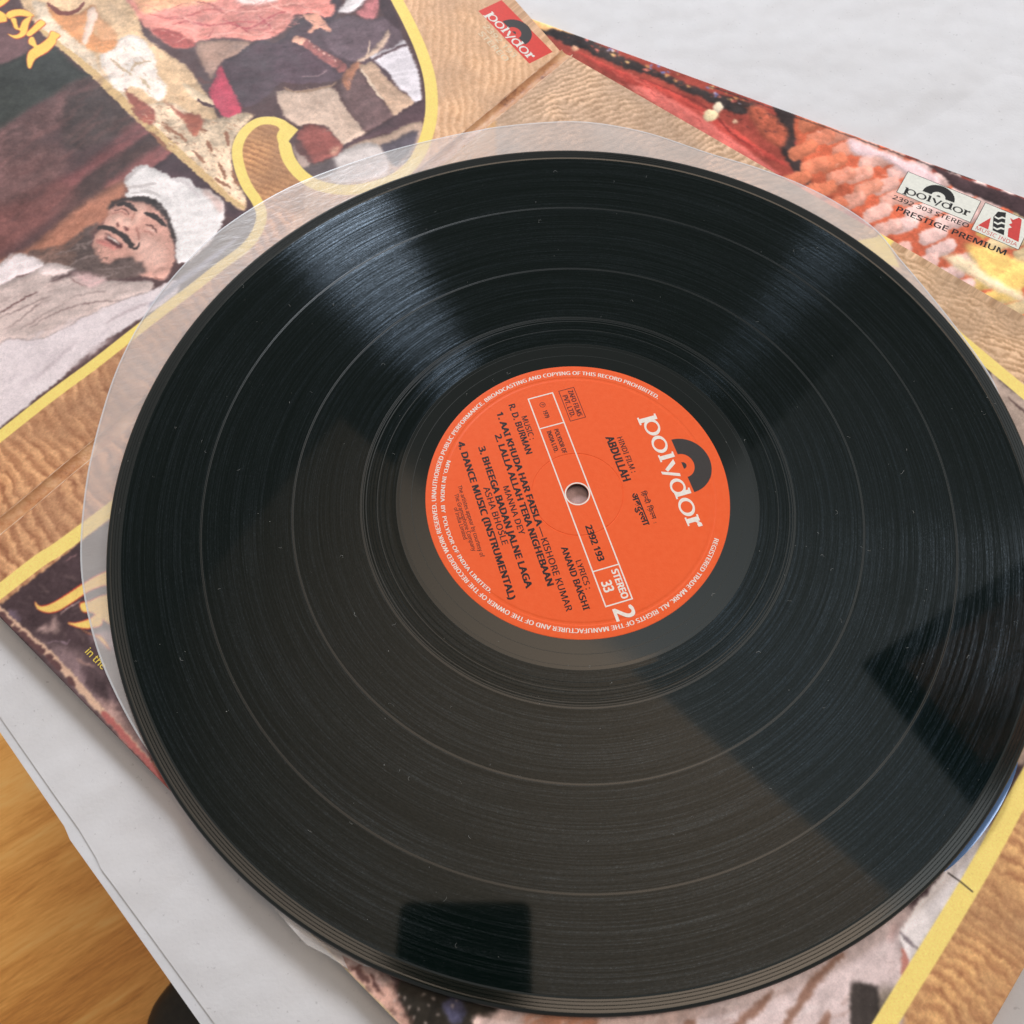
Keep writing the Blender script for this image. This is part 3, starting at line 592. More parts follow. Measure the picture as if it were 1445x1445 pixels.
ART_S = [('F',(160,64,50),0.2,0,0.2,0,[-429,-393,3126,-251,3461,1505,475,1162]),
('F',(52,44,42),0.5,2,0.3,1,[338,8,434,5,590,-7,794,23,1051,45,1262,43,1350,39,1347,106,1164,95,957,73,807,85,660,72,488,47,342,78]),
('F',(236,180,110),0.5,1,0.1,1,[267,-2,394,-10,555,-12,474,19,357,46]),
('F',(190,66,54),0.5,1,0.15,1,[588,87,737,100,895,106,1083,116,1320,184,1488,240,1616,274,1532,278,1349,252,1137,239,862,168,665,115]),
('F',(212,104,92),0.7,1,0.15,1,[862,168,989,145,1138,174,1272,209,1478,286,1612,336,1468,332,1246,286,989,210]),
('S',(120,40,36),1.08,0.48,0.5,1,[895,106,1083,116,1211,135,1366,223,1495,257]),
('F',(60,44,40),0.5,2,0.3,1,[1262,43,1343,22,1468,41,1548,20,1622,65,1594,142,1632,204,1609,257,1541,191,1454,154,1364,75]),
('F',(54,42,40),0.4,1.5,0.2,1,[1435,-6,1541,2,1580,66,1628,41,1623,106,1582,128,1625,187,1705,286,1764,334,1694,332,1603,240,1546,168,1550,103]),
('F',(176,84,58),0.8,2,0.3,1,[1357,57,1437,36,1550,103,1560,202,1461,172]),
('F',(220,150,90),0.25,1,0.08,1,[757,27,761,24,767,25,765,32]),
('F',(120,130,190),0.25,1,0.08,1,[594,15,599,12,607,14,604,22]),
('F',(120,130,190),0.25,1,0.08,1,[979,17,984,13,991,15,988,23]),
('F',(230,120,100),0.25,1,0.08,1,[1278,46,1286,40,1298,43,1293,56]),
('F',(236,190,120),0.25,1,0.08,1,[726,36,735,29,749,32,744,48]),
('F',(230,120,100),0.25,1,0.08,1,[1220,52,1227,47,1238,50,1234,62]),
('F',(120,130,190),0.25,1,0.08,1,[956,32,965,25,978,29,973,44]),
('F',(120,130,190),0.25,1,0.08,1,[1204,47,1213,41,1226,44,1220,59]),
('F',(150,70,60),0.25,1,0.08,1,[1030,47,1034,43,1041,45,1039,53]),
('F',(220,150,90),0.25,1,0.08,1,[901,30,906,26,914,28,911,37]),
('F',(236,190,120),0.25,1,0.08,1,[1170,14,1179,7,1192,11,1187,26]),
('F',(220,150,90),0.25,1,0.08,1,[977,40,986,33,1000,36,995,52]),
('F',(236,190,120),0.25,1,0.08,1,[723,14,729,9,738,11,735,22]),
('F',(236,190,120),0.25,1,0.08,1,[723,33,730,28,740,31,736,42]),
('F',(220,150,90),0.25,1,0.08,1,[1243,16,1248,13,1256,14,1253,23]),
('F',(220,150,90),0.25,1,0.08,1,[1020,10,1025,6,1033,8,1030,17]),
('F',(230,120,100),0.25,1,0.08,1,[586,6,594,0,606,3,602,16]),
('F',(220,150,90),0.25,1,0.08,1,[1283,28,1291,22,1302,25,1297,38]),
('F',(120,130,190),0.25,1,0.08,1,[905,33,910,29,918,31,915,40]),
('F',(200,190,210),0.25,1,0.08,1,[717,10,724,4,735,7,731,19]),
('F',(200,190,210),0.25,1,0.08,1,[704,20,708,17,715,19,713,26]),
('F',(120,130,190),0.25,1,0.08,1,[1163,24,1169,20,1178,22,1174,32]),
('F',(120,130,190),0.25,1,0.08,1,[741,5,744,3,750,4,748,11]),
('F',(120,130,190),0.25,1,0.08,1,[704,8,711,3,721,6,718,17]),
('F',(150,70,60),0.25,1,0.08,1,[1010,10,1015,6,1023,8,1020,17]),
('F',(220,150,90),0.25,1,0.08,1,[1321,20,1326,16,1333,18,1330,26]),
('F',(220,150,90),0.25,1,0.08,1,[884,30,891,24,902,27,898,39]),
('F',(120,130,190),0.25,1,0.08,1,[897,17,902,13,909,15,906,23]),
('F',(230,120,100),0.25,1,0.08,1,[759,18,763,14,770,16,767,23]),
('F',(150,70,60),0.25,1,0.08,1,[630,27,636,22,645,25,641,35]),
('F',(236,190,120),0.25,1,0.08,1,[1266,49,1270,46,1275,47,1273,54]),
('F',(150,70,60),0.25,1,0.08,1,[882,52,891,46,904,49,899,63]),
('F',(236,190,120),0.25,1,0.08,1,[1273,44,1279,41,1286,43,1283,51]),
('F',(230,120,100),0.25,1,0.08,1,[905,48,910,44,918,46,915,55]),
('F',(230,120,100),0.25,1,0.08,1,[884,48,893,41,907,45,902,60]),
('F',(220,150,90),0.25,1,0.08,1,[1085,56,1092,50,1104,53,1099,66]),
('F',(236,190,120),0.25,1,0.08,1,[800,45,808,40,818,42,814,54]),
('F',(220,150,90),0.25,1,0.08,1,[1022,51,1030,45,1043,48,1038,62]),
('F',(230,120,100),0.25,1,0.08,1,[744,37,748,34,754,36,752,43]),
('F',(150,70,60),0.25,1,0.08,1,[1204,51,1208,49,1213,50,1211,56]),
('F',(150,70,60),0.25,1,0.08,1,[1285,43,1293,37,1304,40,1300,53]),
('F',(120,130,190),0.25,1,0.08,1,[927,6,934,1,946,3,941,16]),
('F',(220,150,90),0.25,1,0.08,1,[667,15,670,12,676,13,674,20]),
('F',(230,120,100),0.25,1,0.08,1,[656,44,664,38,677,41,672,55]),
('F',(200,190,210),0.25,1,0.08,1,[1198,40,1203,37,1210,38,1207,46]),
('F',(200,190,210),0.25,1,0.08,1,[1315,50,1319,47,1325,48,1323,55]),
('F',(40,34,34),0.5,2,0.3,1,[426,21,547,4,629,42,579,69,497,66]),
('M',[(220,104,84),(150,44,40),(206,84,72),(236,130,110)],110,13.2,(2.0,7.0),(0.25,0.8),6,0.3,0.5,67,[588,87,895,106,1320,184,1592,286,1356,269,944,212]),
('M',[(90,40,34),(30,26,28),(150,70,52),(60,40,40)],120,3.1,(0.6,2.5),(0.2,0.7),30,0.2,0.6,68,[404,9,794,23,1262,43,1468,41,1581,108,1430,167,957,73,557,57]),
('F',(238,222,170),0.35,0.5,0.08,1,[1214,187,1216,146,1239,131,1268,148,1266,187,1241,205]),
('F',(240,226,190),0.35,0.5,0.08,1,[1231,120,1234,84,1262,86,1270,116,1258,140]),
('F',(232,190,150),0.3,1,0.08,1,[1331,157,1343,140,1356,156,1343,167]),
('F',(226,170,130),0.3,1,0.08,1,[566,76,577,58,596,78,585,94]),
('F',(206,96,62),0.4,1.5,0.2,1,[1548,20,1599,3,1796,-7,2057,18,2251,74,2514,89,2603,154,2723,616,2395,553,2028,423,1764,334,1681,259,1612,153]),
('F',(184,101,68),0.2,0.9,0.12,0,[1568,28,1633,-62,1670,-39,1671,3,1612,85,1581,70]),
('F',(214,118,80),0.3,1.3,0.12,1,[1571,22,1632,-59,1664,-40,1662,-9,1606,69,1582,55]),
('F',(181,116,91),0.2,0.9,0.12,0,[1677,43,1744,-41,1781,-18,1781,23,1720,99,1689,85]),
('F',(211,135,106),0.3,1.3,0.12,1,[1681,37,1744,-38,1775,-19,1773,11,1715,84,1691,69]),
('F',(184,134,115),0.2,0.9,0.12,0,[1798,50,1865,-35,1901,-13,1901,29,1840,105,1810,91]),
('F',(215,156,134),0.3,1.3,0.12,1,[1802,44,1864,-33,1895,-13,1892,17,1835,90,1811,75]),
('F',(189,137,118),0.2,0.9,0.12,0,[1910,59,1975,-30,2010,-7,2010,34,1951,114,1921,100]),
('F',(220,160,138),0.3,1.3,0.12,1,[1913,53,1975,-27,2005,-8,2002,22,1946,99,1923,84]),
('F',(195,165,155),0.2,0.9,0.12,0,[2030,62,2093,-33,2128,-11,2127,30,2069,116,2040,102]),
('F',(227,192,181),0.3,1.3,0.12,1,[2033,56,2093,-30,2122,-12,2119,18,2064,101,2042,87]),
('F',(188,159,149),0.2,0.9,0.12,0,[2141,67,2207,-20,2241,2,2239,42,2180,121,2151,107]),
('F',(219,185,174),0.3,1.3,0.12,1,[2145,61,2206,-18,2235,1,2231,30,2175,106,2153,92]),
('F',(215,181,171),0.2,0.9,0.12,0,[2246,73,2313,-10,2347,12,2345,52,2284,127,2256,113]),
('F',(250,211,199),0.3,1.3,0.12,1,[2250,67,2313,-7,2341,11,2337,41,2280,112,2258,98]),
('F',(212,179,169),0.2,0.9,0.12,0,[2357,75,2423,-14,2455,8,2453,48,2394,128,2366,114]),
('F',(247,209,197),0.3,1.3,0.12,1,[2361,69,2422,-11,2450,7,2446,36,2390,113,2368,100]),
('F',(202,180,132),0.2,0.9,0.12,0,[2467,75,2534,-6,2566,15,2563,55,2502,128,2475,115]),
('F',(235,210,154),0.3,1.3,0.12,1,[2470,69,2533,-4,2560,14,2556,43,2498,114,2477,100]),
('F',(190,159,84),0.2,0.9,0.12,0,[2566,79,2633,-3,2664,18,2661,57,2600,132,2573,118]),
('F',(221,185,98),0.3,1.3,0.12,1,[2569,74,2632,-1,2659,17,2654,46,2596,118,2576,104]),
('F',(196,165,87),0.2,0.9,0.12,0,[2667,80,2735,1,2766,23,2762,62,2701,133,2674,119]),
('F',(229,192,102),0.3,1.3,0.12,1,[2671,75,2734,4,2760,22,2756,50,2697,118,2677,105]),
('F',(213,178,95),0.2,0.9,0.12,0,[2768,80,2835,-5,2865,16,2861,55,2801,132,2775,119]),
('F',(248,208,111),0.3,1.3,0.12,1,[2772,74,2834,-3,2860,15,2855,43,2797,118,2778,104]),
('F',(184,165,121),0.2,0.9,0.12,0,[2871,77,2937,-13,2966,8,2962,47,2903,129,2878,115]),
('F',(215,192,141),0.3,1.3,0.12,1,[2875,71,2936,-11,2961,7,2956,36,2900,114,2881,101]),
('F',(200,117,86),0.2,0.9,0.12,0,[1628,85,1695,0,1731,22,1732,64,1672,140,1641,126]),
('F',(233,137,101),0.3,1.3,0.12,1,[1632,79,1694,2,1725,21,1723,52,1666,125,1642,110]),
('F',(202,129,103),0.2,0.9,0.12,0,[1742,96,1807,8,1843,31,1844,72,1784,151,1754,137]),
('F',(235,151,120),0.3,1.3,0.12,1,[1746,90,1807,11,1837,30,1835,60,1779,136,1756,121]),
('F',(200,154,137),0.2,0.9,0.12,0,[1853,106,1919,21,1954,43,1954,83,1894,161,1864,147]),
('F',(233,180,160),0.3,1.3,0.12,1,[1857,100,1918,23,1948,42,1946,72,1889,146,1866,132]),
('F',(210,168,154),0.2,0.9,0.12,0,[1975,109,2039,19,2074,41,2073,81,2015,163,1986,149]),
('F',(245,196,180),0.3,1.3,0.12,1,[1979,103,2039,21,2068,40,2065,70,2010,148,1988,134]),
('F',(195,165,154),0.2,0.9,0.12,0,[2088,114,2154,31,2188,52,2187,93,2127,168,2098,154]),
('F',(227,192,180),0.3,1.3,0.12,1,[2091,109,2153,33,2182,51,2179,81,2122,153,2100,140]),
('F',(212,179,169),0.2,0.9,0.12,0,[2194,121,2262,42,2295,63,2294,103,2232,174,2204,161]),
('F',(247,209,197),0.3,1.3,0.12,1,[2198,115,2261,44,2290,62,2286,92,2228,160,2206,146]),
('F',(197,167,157),0.2,0.9,0.12,0,[2305,124,2370,35,2403,57,2401,96,2342,177,2314,163]),
('F',(230,195,183),0.3,1.3,0.12,1,[2309,118,2369,37,2397,56,2393,85,2338,162,2316,148]),
('F',(214,178,95),0.2,0.9,0.12,0,[2515,129,2580,43,2612,64,2609,103,2550,182,2523,168]),
('F',(249,208,111),0.3,1.3,0.12,1,[2518,124,2580,45,2606,63,2602,92,2546,167,2525,154]),
('F',(211,188,138),0.2,0.9,0.12,0,[2623,128,2690,50,2721,71,2718,110,2656,180,2630,167]),
('F',(246,219,161),0.3,1.3,0.12,1,[2626,122,2690,53,2716,71,2711,99,2653,165,2633,152]),
('F',(211,189,138),0.2,0.9,0.12,0,[2717,132,2782,45,2813,66,2809,104,2750,184,2724,170]),
('F',(246,220,161),0.3,1.3,0.12,1,[2720,126,2781,47,2807,65,2803,93,2746,169,2727,156]),
('F',(212,189,139),0.2,0.9,0.12,0,[2818,131,2883,45,2913,66,2909,104,2850,182,2824,169]),
('F',(247,220,162),0.3,1.3,0.12,1,[2821,125,2883,47,2908,65,2903,93,2846,168,2827,155]),
('F',(193,161,86),0.2,0.9,0.12,0,[2921,127,2989,50,3018,71,3014,109,2952,178,2927,165]),
('F',(225,188,100),0.3,1.3,0.12,1,[2924,121,2988,52,3013,70,3007,98,2949,164,2930,151]),
('F',(180,99,67),0.2,0.9,0.12,0,[1590,192,1652,98,1688,119,1689,160,1633,246,1603,232]),
('F',(210,116,79),0.3,1.3,0.12,1,[1593,186,1651,100,1682,119,1680,148,1628,231,1604,217]),
('F',(196,108,73),0.2,0.9,0.12,0,[1717,195,1781,105,1816,126,1817,167,1760,249,1729,235]),
('F',(229,126,86),0.3,1.3,0.12,1,[1721,189,1780,107,1810,125,1808,155,1754,234,1731,220]),
('F',(202,141,117),0.2,0.9,0.12,0,[1828,204,1895,124,1930,145,1929,185,1869,258,1839,244]),
('F',(236,164,137),0.3,1.3,0.12,1,[1832,198,1894,126,1924,144,1921,174,1864,243,1841,229]),
('F',(196,147,130),0.2,0.9,0.12,0,[1941,210,2007,128,2041,149,2041,188,1981,263,1952,250]),
('F',(228,172,152),0.3,1.3,0.12,1,[1945,205,2006,130,2036,148,2033,177,1976,249,1954,235]),
('F',(184,144,129),0.2,0.9,0.12,0,[2054,215,2119,129,2153,150,2152,190,2093,267,2064,254]),
('F',(214,168,151),0.3,1.3,0.12,1,[2058,209,2118,131,2147,149,2144,178,2088,253,2066,239]),
('F',(205,173,164),0.2,0.9,0.12,0,[2157,223,2221,136,2254,157,2253,196,2195,275,2166,261]),
('F',(239,202,191),0.3,1.3,0.12,1,[2160,217,2220,139,2249,156,2245,185,2190,260,2168,247]),
('F',(186,157,148),0.2,0.9,0.12,0,[2266,225,2331,140,2363,160,2361,199,2303,277,2275,263]),
('F',(217,183,173),0.3,1.3,0.12,1,[2269,219,2330,142,2358,160,2354,188,2298,262,2277,249]),
('F',(210,176,93),0.2,0.9,0.12,0,[2369,228,2433,140,2465,161,2463,200,2405,280,2378,267]),
('F',(245,205,109),0.3,1.3,0.12,1,[2373,223,2433,142,2460,160,2456,188,2401,266,2380,252]),
('F',(190,169,123),0.2,0.9,0.12,0,[2478,228,2544,147,2575,168,2572,206,2512,279,2486,266]),
('F',(221,197,144),0.3,1.3,0.12,1,[2481,222,2543,149,2570,167,2566,195,2508,265,2488,251]),
('F',(196,165,87),0.2,0.9,0.12,0,[2586,225,2653,148,2683,168,2680,207,2620,276,2593,263]),
('F',(229,192,102),0.3,1.3,0.12,1,[2589,219,2652,150,2678,168,2674,196,2616,262,2596,249]),
('F',(210,188,138),0.2,0.9,0.12,0,[2678,229,2744,148,2775,169,2771,207,2711,280,2685,267]),
('F',(245,219,161),0.3,1.3,0.12,1,[2682,224,2744,151,2769,168,2765,196,2708,266,2688,253]),
('F',(204,171,91),0.2,0.9,0.12,0,[2784,224,2849,137,2878,157,2875,195,2816,275,2791,262]),
('F',(238,199,106),0.3,1.3,0.12,1,[2788,219,2848,139,2873,156,2868,184,2813,261,2794,248]),
('F',(204,171,91),0.2,0.9,0.12,0,[2880,223,2947,147,2976,167,2972,205,2911,274,2886,261]),
('F',(238,199,106),0.3,1.3,0.12,1,[2884,218,2946,149,2971,166,2966,194,2908,260,2889,247]),
('F',(196,112,79),0.2,0.9,0.12,0,[1659,240,1725,159,1761,180,1762,220,1702,294,1672,280]),
('F',(229,131,93),0.3,1.3,0.12,1,[1663,235,1725,161,1755,179,1753,209,1696,279,1673,265]),
('F',(203,129,101),0.2,0.9,0.12,0,[1771,250,1836,164,1871,186,1871,225,1813,303,1783,290]),
('F',(237,150,118),0.3,1.3,0.12,1,[1775,244,1835,167,1865,185,1863,214,1807,288,1785,275]),
('F',(190,122,96),0.2,0.9,0.12,0,[1886,257,1950,171,1985,192,1984,232,1926,309,1897,296]),
('F',(222,143,112),0.3,1.3,0.12,1,[1890,251,1950,173,1979,191,1977,220,1921,294,1899,281]),
('F',(202,150,131),0.2,0.9,0.12,0,[1992,266,2054,175,2088,196,2087,235,2031,318,2002,305]),
('F',(236,175,153),0.3,1.3,0.12,1,[1995,260,2054,177,2082,195,2080,224,2026,303,2004,290]),
('F',(209,178,167),0.2,0.9,0.12,0,[2101,271,2167,193,2200,214,2199,253,2139,323,2110,310]),
('F',(244,207,195),0.3,1.3,0.12,1,[2104,265,2166,195,2195,213,2192,241,2134,308,2112,295]),
('F',(203,172,162),0.2,0.9,0.12,0,[2217,270,2282,188,2315,209,2313,247,2254,322,2226,309]),
('F',(237,201,189),0.3,1.3,0.12,1,[2221,265,2281,190,2309,208,2306,236,2250,308,2228,294]),
('F',(210,188,137),0.2,0.9,0.12,0,[2420,279,2485,195,2516,215,2514,253,2456,330,2429,317]),
('F',(245,219,160),0.3,1.3,0.12,1,[2424,274,2484,197,2511,214,2507,242,2452,316,2431,303]),
('F',(184,165,121),0.2,0.9,0.12,0,[2527,279,2592,198,2623,218,2620,256,2561,329,2534,316]),
('F',(215,192,141),0.3,1.3,0.12,1,[2530,273,2591,200,2618,217,2613,245,2557,315,2537,302]),
('F',(206,172,92),0.2,0.9,0.12,0,[2634,276,2699,191,2729,211,2726,249,2667,326,2641,313]),
('F',(240,201,107),0.3,1.3,0.12,1,[2638,270,2698,193,2724,211,2719,238,2664,312,2644,299]),
('F',(210,187,137),0.2,0.9,0.12,0,[2727,279,2791,191,2821,211,2817,249,2759,329,2734,316]),
('F',(245,218,160),0.3,1.3,0.12,1,[2731,273,2790,193,2816,210,2811,238,2756,315,2737,302]),
('F',(210,176,93),0.2,0.9,0.12,0,[2829,275,2895,196,2924,216,2920,253,2860,325,2835,312]),
('F',(245,205,109),0.3,1.3,0.12,1,[2832,270,2894,198,2919,215,2914,242,2857,311,2838,299]),
('F',(191,171,125),0.2,0.9,0.12,0,[2928,272,2992,185,3021,205,3017,242,2959,321,2934,309]),
('F',(223,199,146),0.3,1.3,0.12,1,[2932,266,2992,187,3016,204,3011,232,2956,308,2937,295]),
('F',(174,96,65),0.2,0.9,0.12,0,[1621,345,1685,263,1721,284,1722,323,1664,397,1633,384]),
('F',(203,112,76),0.3,1.3,0.12,1,[1624,339,1685,265,1715,283,1713,312,1658,383,1635,369]),
('F',(197,109,73),0.2,0.9,0.12,0,[1735,353,1797,264,1832,285,1832,324,1776,404,1747,391]),
('F',(230,127,86),0.3,1.3,0.12,1,[1739,347,1796,266,1826,284,1824,312,1771,390,1748,377]),
('F',(187,129,108),0.2,0.9,0.12,0,[1852,356,1914,267,1949,287,1948,326,1893,408,1863,395]),
('F',(218,151,126),0.3,1.3,0.12,1,[1856,351,1914,269,1943,287,1940,315,1888,393,1865,380]),
('F',(206,161,145),0.2,0.9,0.12,0,[1960,364,2022,276,2056,297,2055,335,1999,415,1970,402]),
('F',(240,188,169),0.3,1.3,0.12,1,[1963,358,2021,279,2050,296,2047,324,1994,400,1972,387]),
('F',(205,173,163),0.2,0.9,0.12,0,[2070,367,2134,285,2167,305,2166,343,2108,418,2080,405]),
('F',(239,202,190),0.3,1.3,0.12,1,[2074,361,2134,287,2162,304,2159,332,2104,403,2082,391]),
('F',(205,170,159),0.2,0.9,0.12,0,[2184,367,2247,280,2279,300,2278,338,2221,417,2193,404]),
('F',(239,198,185),0.3,1.3,0.12,1,[2187,361,2246,282,2274,299,2270,327,2216,403,2195,390]),
('F',(193,172,127),0.2,0.9,0.12,0,[2385,375,2448,291,2480,311,2478,349,2420,425,2393,412]),
('F',(225,201,148),0.3,1.3,0.12,1,[2388,370,2448,293,2474,310,2471,338,2416,411,2395,398]),
('F',(190,170,124),0.2,0.9,0.12,0,[2498,370,2561,284,2592,304,2590,341,2532,419,2506,407]),
('F',(222,198,145),0.3,1.3,0.12,1,[2502,364,2561,287,2587,303,2583,331,2529,405,2509,393]),
('F',(212,178,94),0.2,0.9,0.12,0,[2600,369,2663,283,2693,303,2690,340,2633,418,2607,406]),
('F',(247,207,110),0.3,1.3,0.12,1,[2603,364,2662,285,2688,302,2683,329,2629,405,2609,392]),
('F',(190,159,84),0.2,0.9,0.12,0,[2690,373,2754,289,2783,308,2780,345,2722,422,2697,409]),
('F',(221,185,98),0.3,1.3,0.12,1,[2694,367,2753,291,2778,307,2774,334,2719,408,2700,396]),
('F',(208,186,136),0.2,0.9,0.12,0,[2792,369,2857,292,2886,311,2882,348,2823,418,2798,405]),
('F',(243,217,159),0.3,1.3,0.12,1,[2795,363,2856,294,2881,310,2876,337,2820,404,2801,391]),
('F',(201,179,131),0.2,0.9,0.12,0,[2887,366,2952,283,2980,303,2976,339,2918,415,2893,402]),
('F',(234,209,153),0.3,1.3,0.12,1,[2891,361,2951,286,2975,302,2970,329,2915,401,2896,389]),
('F',(191,105,72),0.2,0.9,0.12,0,[1682,395,1745,309,1780,329,1780,368,1724,446,1694,433]),
('F',(223,123,84),0.3,1.3,0.12,1,[1686,389,1744,311,1774,328,1772,357,1719,432,1696,419]),
('F',(178,98,67),0.2,0.9,0.12,0,[1796,402,1861,324,1895,344,1895,383,1836,453,1807,440]),
('F',(207,114,79),0.3,1.3,0.12,1,[1799,396,1860,326,1890,344,1887,372,1831,439,1809,426]),
('F',(196,155,141),0.2,0.9,0.12,0,[2021,410,2086,333,2119,353,2118,391,2059,461,2031,448]),
('F',(229,181,164),0.3,1.3,0.12,1,[2024,405,2086,335,2114,352,2111,380,2055,446,2033,434]),
('F',(196,165,156),0.2,0.9,0.12,0,[2231,419,2293,333,2326,352,2324,390,2268,469,2240,456]),
('F',(229,193,182),0.3,1.3,0.12,1,[2235,413,2293,335,2320,352,2317,379,2263,455,2242,442]),
('F',(186,157,148),0.2,0.9,0.12,0,[2336,421,2399,335,2431,354,2428,392,2372,470,2345,457]),
('F',(217,183,173),0.3,1.3,0.12,1,[2340,415,2398,337,2425,354,2421,381,2368,456,2347,444]),
('F',(200,178,131),0.2,0.9,0.12,0,[2436,423,2499,340,2530,360,2528,397,2471,473,2444,460]),
('F',(233,208,153),0.3,1.3,0.12,1,[2439,418,2499,342,2525,359,2521,386,2467,459,2447,446]),
('F',(203,171,91),0.2,0.9,0.12,0,[2542,421,2605,337,2636,356,2633,393,2576,470,2550,458]),
('F',(237,199,106),0.3,1.3,0.12,1,[2546,416,2605,339,2630,355,2626,382,2572,456,2552,444]),
('F',(209,175,93),0.2,0.9,0.12,0,[2637,423,2701,342,2731,362,2728,398,2670,472,2644,459]),
('F',(244,204,109),0.3,1.3,0.12,1,[2641,418,2700,345,2726,361,2721,388,2666,458,2647,446]),
('F',(193,172,126),0.2,0.9,0.12,0,[2739,420,2803,340,2832,359,2829,395,2771,468,2746,456]),
('F',(225,201,147),0.3,1.3,0.12,1,[2743,414,2802,342,2827,358,2823,385,2767,454,2748,442]),
('F',(212,190,139),0.2,0.9,0.12,0,[2841,415,2906,336,2934,355,2931,392,2872,463,2847,451]),
('F',(247,221,162),0.3,1.3,0.12,1,[2845,409,2905,338,2929,355,2925,381,2869,449,2850,437]),
('F',(195,174,127),0.2,0.9,0.12,0,[2936,412,3001,334,3029,353,3025,389,2966,460,2942,448]),
('F',(227,203,148),0.3,1.3,0.12,1,[2940,407,3000,336,3024,352,3019,379,2963,446,2945,434]),
('F',(196,108,73),0.2,0.9,0.12,0,[1654,491,1715,403,1750,423,1750,461,1696,541,1666,529]),
('F',(228,126,86),0.3,1.3,0.12,1,[1658,485,1714,405,1744,422,1742,450,1690,527,1668,515]),
('F',(190,114,86),0.2,0.9,0.12,0,[1763,499,1827,419,1861,439,1861,477,1804,549,1774,537]),
('F',(222,133,100),0.3,1.3,0.12,1,[1767,494,1826,422,1855,438,1853,466,1798,535,1776,523]),
('F',(202,152,134),0.2,0.9,0.12,0,[1982,509,2047,433,2080,453,2079,490,2020,558,1992,546]),
('F',(236,177,156),0.3,1.3,0.12,1,[1985,504,2046,435,2074,452,2072,479,2016,545,1994,532]),
('F',(196,153,139),0.2,0.9,0.12,0,[2091,511,2152,425,2185,444,2184,481,2129,560,2101,548]),
('F',(229,179,162),0.3,1.3,0.12,1,[2095,506,2152,427,2180,443,2177,470,2124,546,2103,534]),
('F',(204,168,156),0.2,0.9,0.12,0,[2199,512,2261,429,2293,448,2292,485,2236,561,2208,549]),
('F',(238,196,182),0.3,1.3,0.12,1,[2203,507,2261,431,2288,447,2285,474,2231,547,2211,535]),
('F',(185,157,147),0.2,0.9,0.12,0,[2301,515,2364,434,2396,453,2394,489,2337,563,2310,551]),
('F',(216,183,172),0.3,1.3,0.12,1,[2305,509,2363,436,2390,452,2387,479,2333,549,2312,537]),
('F',(188,157,84),0.2,0.9,0.12,0,[2401,516,2465,436,2495,455,2493,491,2436,564,2410,552]),
('F',(219,183,98),0.3,1.3,0.12,1,[2405,511,2464,438,2490,454,2486,481,2432,551,2412,539]),
('F',(208,185,136),0.2,0.9,0.12,0,[2511,511,2576,438,2606,457,2604,493,2545,559,2519,547]),
('F',(242,216,159),0.3,1.3,0.12,1,[2515,506,2575,440,2601,456,2597,482,2541,546,2521,534]),
('F',(185,155,82),0.2,0.9,0.12,0,[2612,509,2675,424,2704,443,2701,479,2645,557,2620,545]),
('F',(216,181,96),0.3,1.3,0.12,1,[2616,504,2674,426,2699,442,2695,469,2642,543,2622,531]),
('F',(203,182,133),0.2,0.9,0.12,0,[2701,512,2765,435,2794,454,2791,490,2733,559,2708,547]),
('F',(237,212,155),0.3,1.3,0.12,1,[2705,507,2764,437,2789,453,2785,480,2729,546,2711,534]),
('F',(196,176,129),0.2,0.9,0.12,0,[2805,505,2867,422,2896,441,2892,476,2836,552,2811,541]),
('F',(229,205,150),0.3,1.3,0.12,1,[2808,500,2867,424,2891,440,2886,466,2833,539,2814,527]),
('F',(194,162,86),0.2,0.9,0.12,0,[2897,503,2960,424,2988,442,2984,478,2927,550,2903,538]),
('F',(226,189,101),0.3,1.3,0.12,1,[2900,498,2960,426,2984,442,2979,468,2924,537,2905,525]),
('F',(198,109,74),0.2,0.9,0.12,0,[1714,539,1774,451,1809,471,1809,509,1755,589,1725,577]),
('F',(231,127,87),0.3,1.3,0.12,1,[1717,534,1773,454,1803,470,1801,498,1749,575,1727,563]),
('F',(183,110,82),0.2,0.9,0.12,0,[1824,546,1886,463,1920,482,1920,520,1864,595,1835,583]),
('F',(213,129,96),0.3,1.3,0.12,1,[1827,540,1885,465,1914,482,1912,509,1859,581,1837,569]),
('F',(184,126,104),0.2,0.9,0.12,0,[1933,551,1996,470,2029,489,2029,526,1972,600,1944,587]),
('F',(214,147,122),0.3,1.3,0.12,1,[1937,545,1995,472,2023,489,2021,516,1967,586,1945,574]),
('F',(193,134,111),0.2,0.9,0.12,0,[2040,555,2104,476,2136,495,2135,532,2078,603,2050,591]),
('F',(225,156,130),0.3,1.3,0.12,1,[2044,549,2103,478,2131,494,2128,521,2073,590,2052,578]),
('F',(204,166,153),0.2,0.9,0.12,0,[2143,560,2208,485,2240,504,2238,540,2180,608,2153,596]),
('F',(238,194,179),0.3,1.3,0.12,1,[2147,554,2207,487,2234,503,2231,530,2176,594,2155,582]),
('F',(194,164,154),0.2,0.9,0.12,0,[2251,560,2313,478,2344,497,2343,533,2286,608,2259,596]),
('F',(226,191,180),0.3,1.3,0.12,1,[2254,555,2312,480,2339,496,2336,523,2282,594,2262,582]),
('F',(200,169,159),0.2,0.9,0.12,0,[2352,562,2414,479,2445,498,2443,534,2387,609,2360,597]),
('F',(233,197,185),0.3,1.3,0.12,1,[2355,556,2413,481,2440,497,2436,524,2383,596,2363,584]),
('F',(208,175,93),0.2,0.9,0.12,0,[2454,562,2518,488,2548,506,2546,542,2487,609,2461,597]),
('F',(243,204,109),0.3,1.3,0.12,1,[2457,557,2517,490,2543,505,2539,532,2484,596,2464,584]),
('F',(184,165,121),0.2,0.9,0.12,0,[2551,562,2616,490,2646,509,2643,544,2584,609,2559,598]),
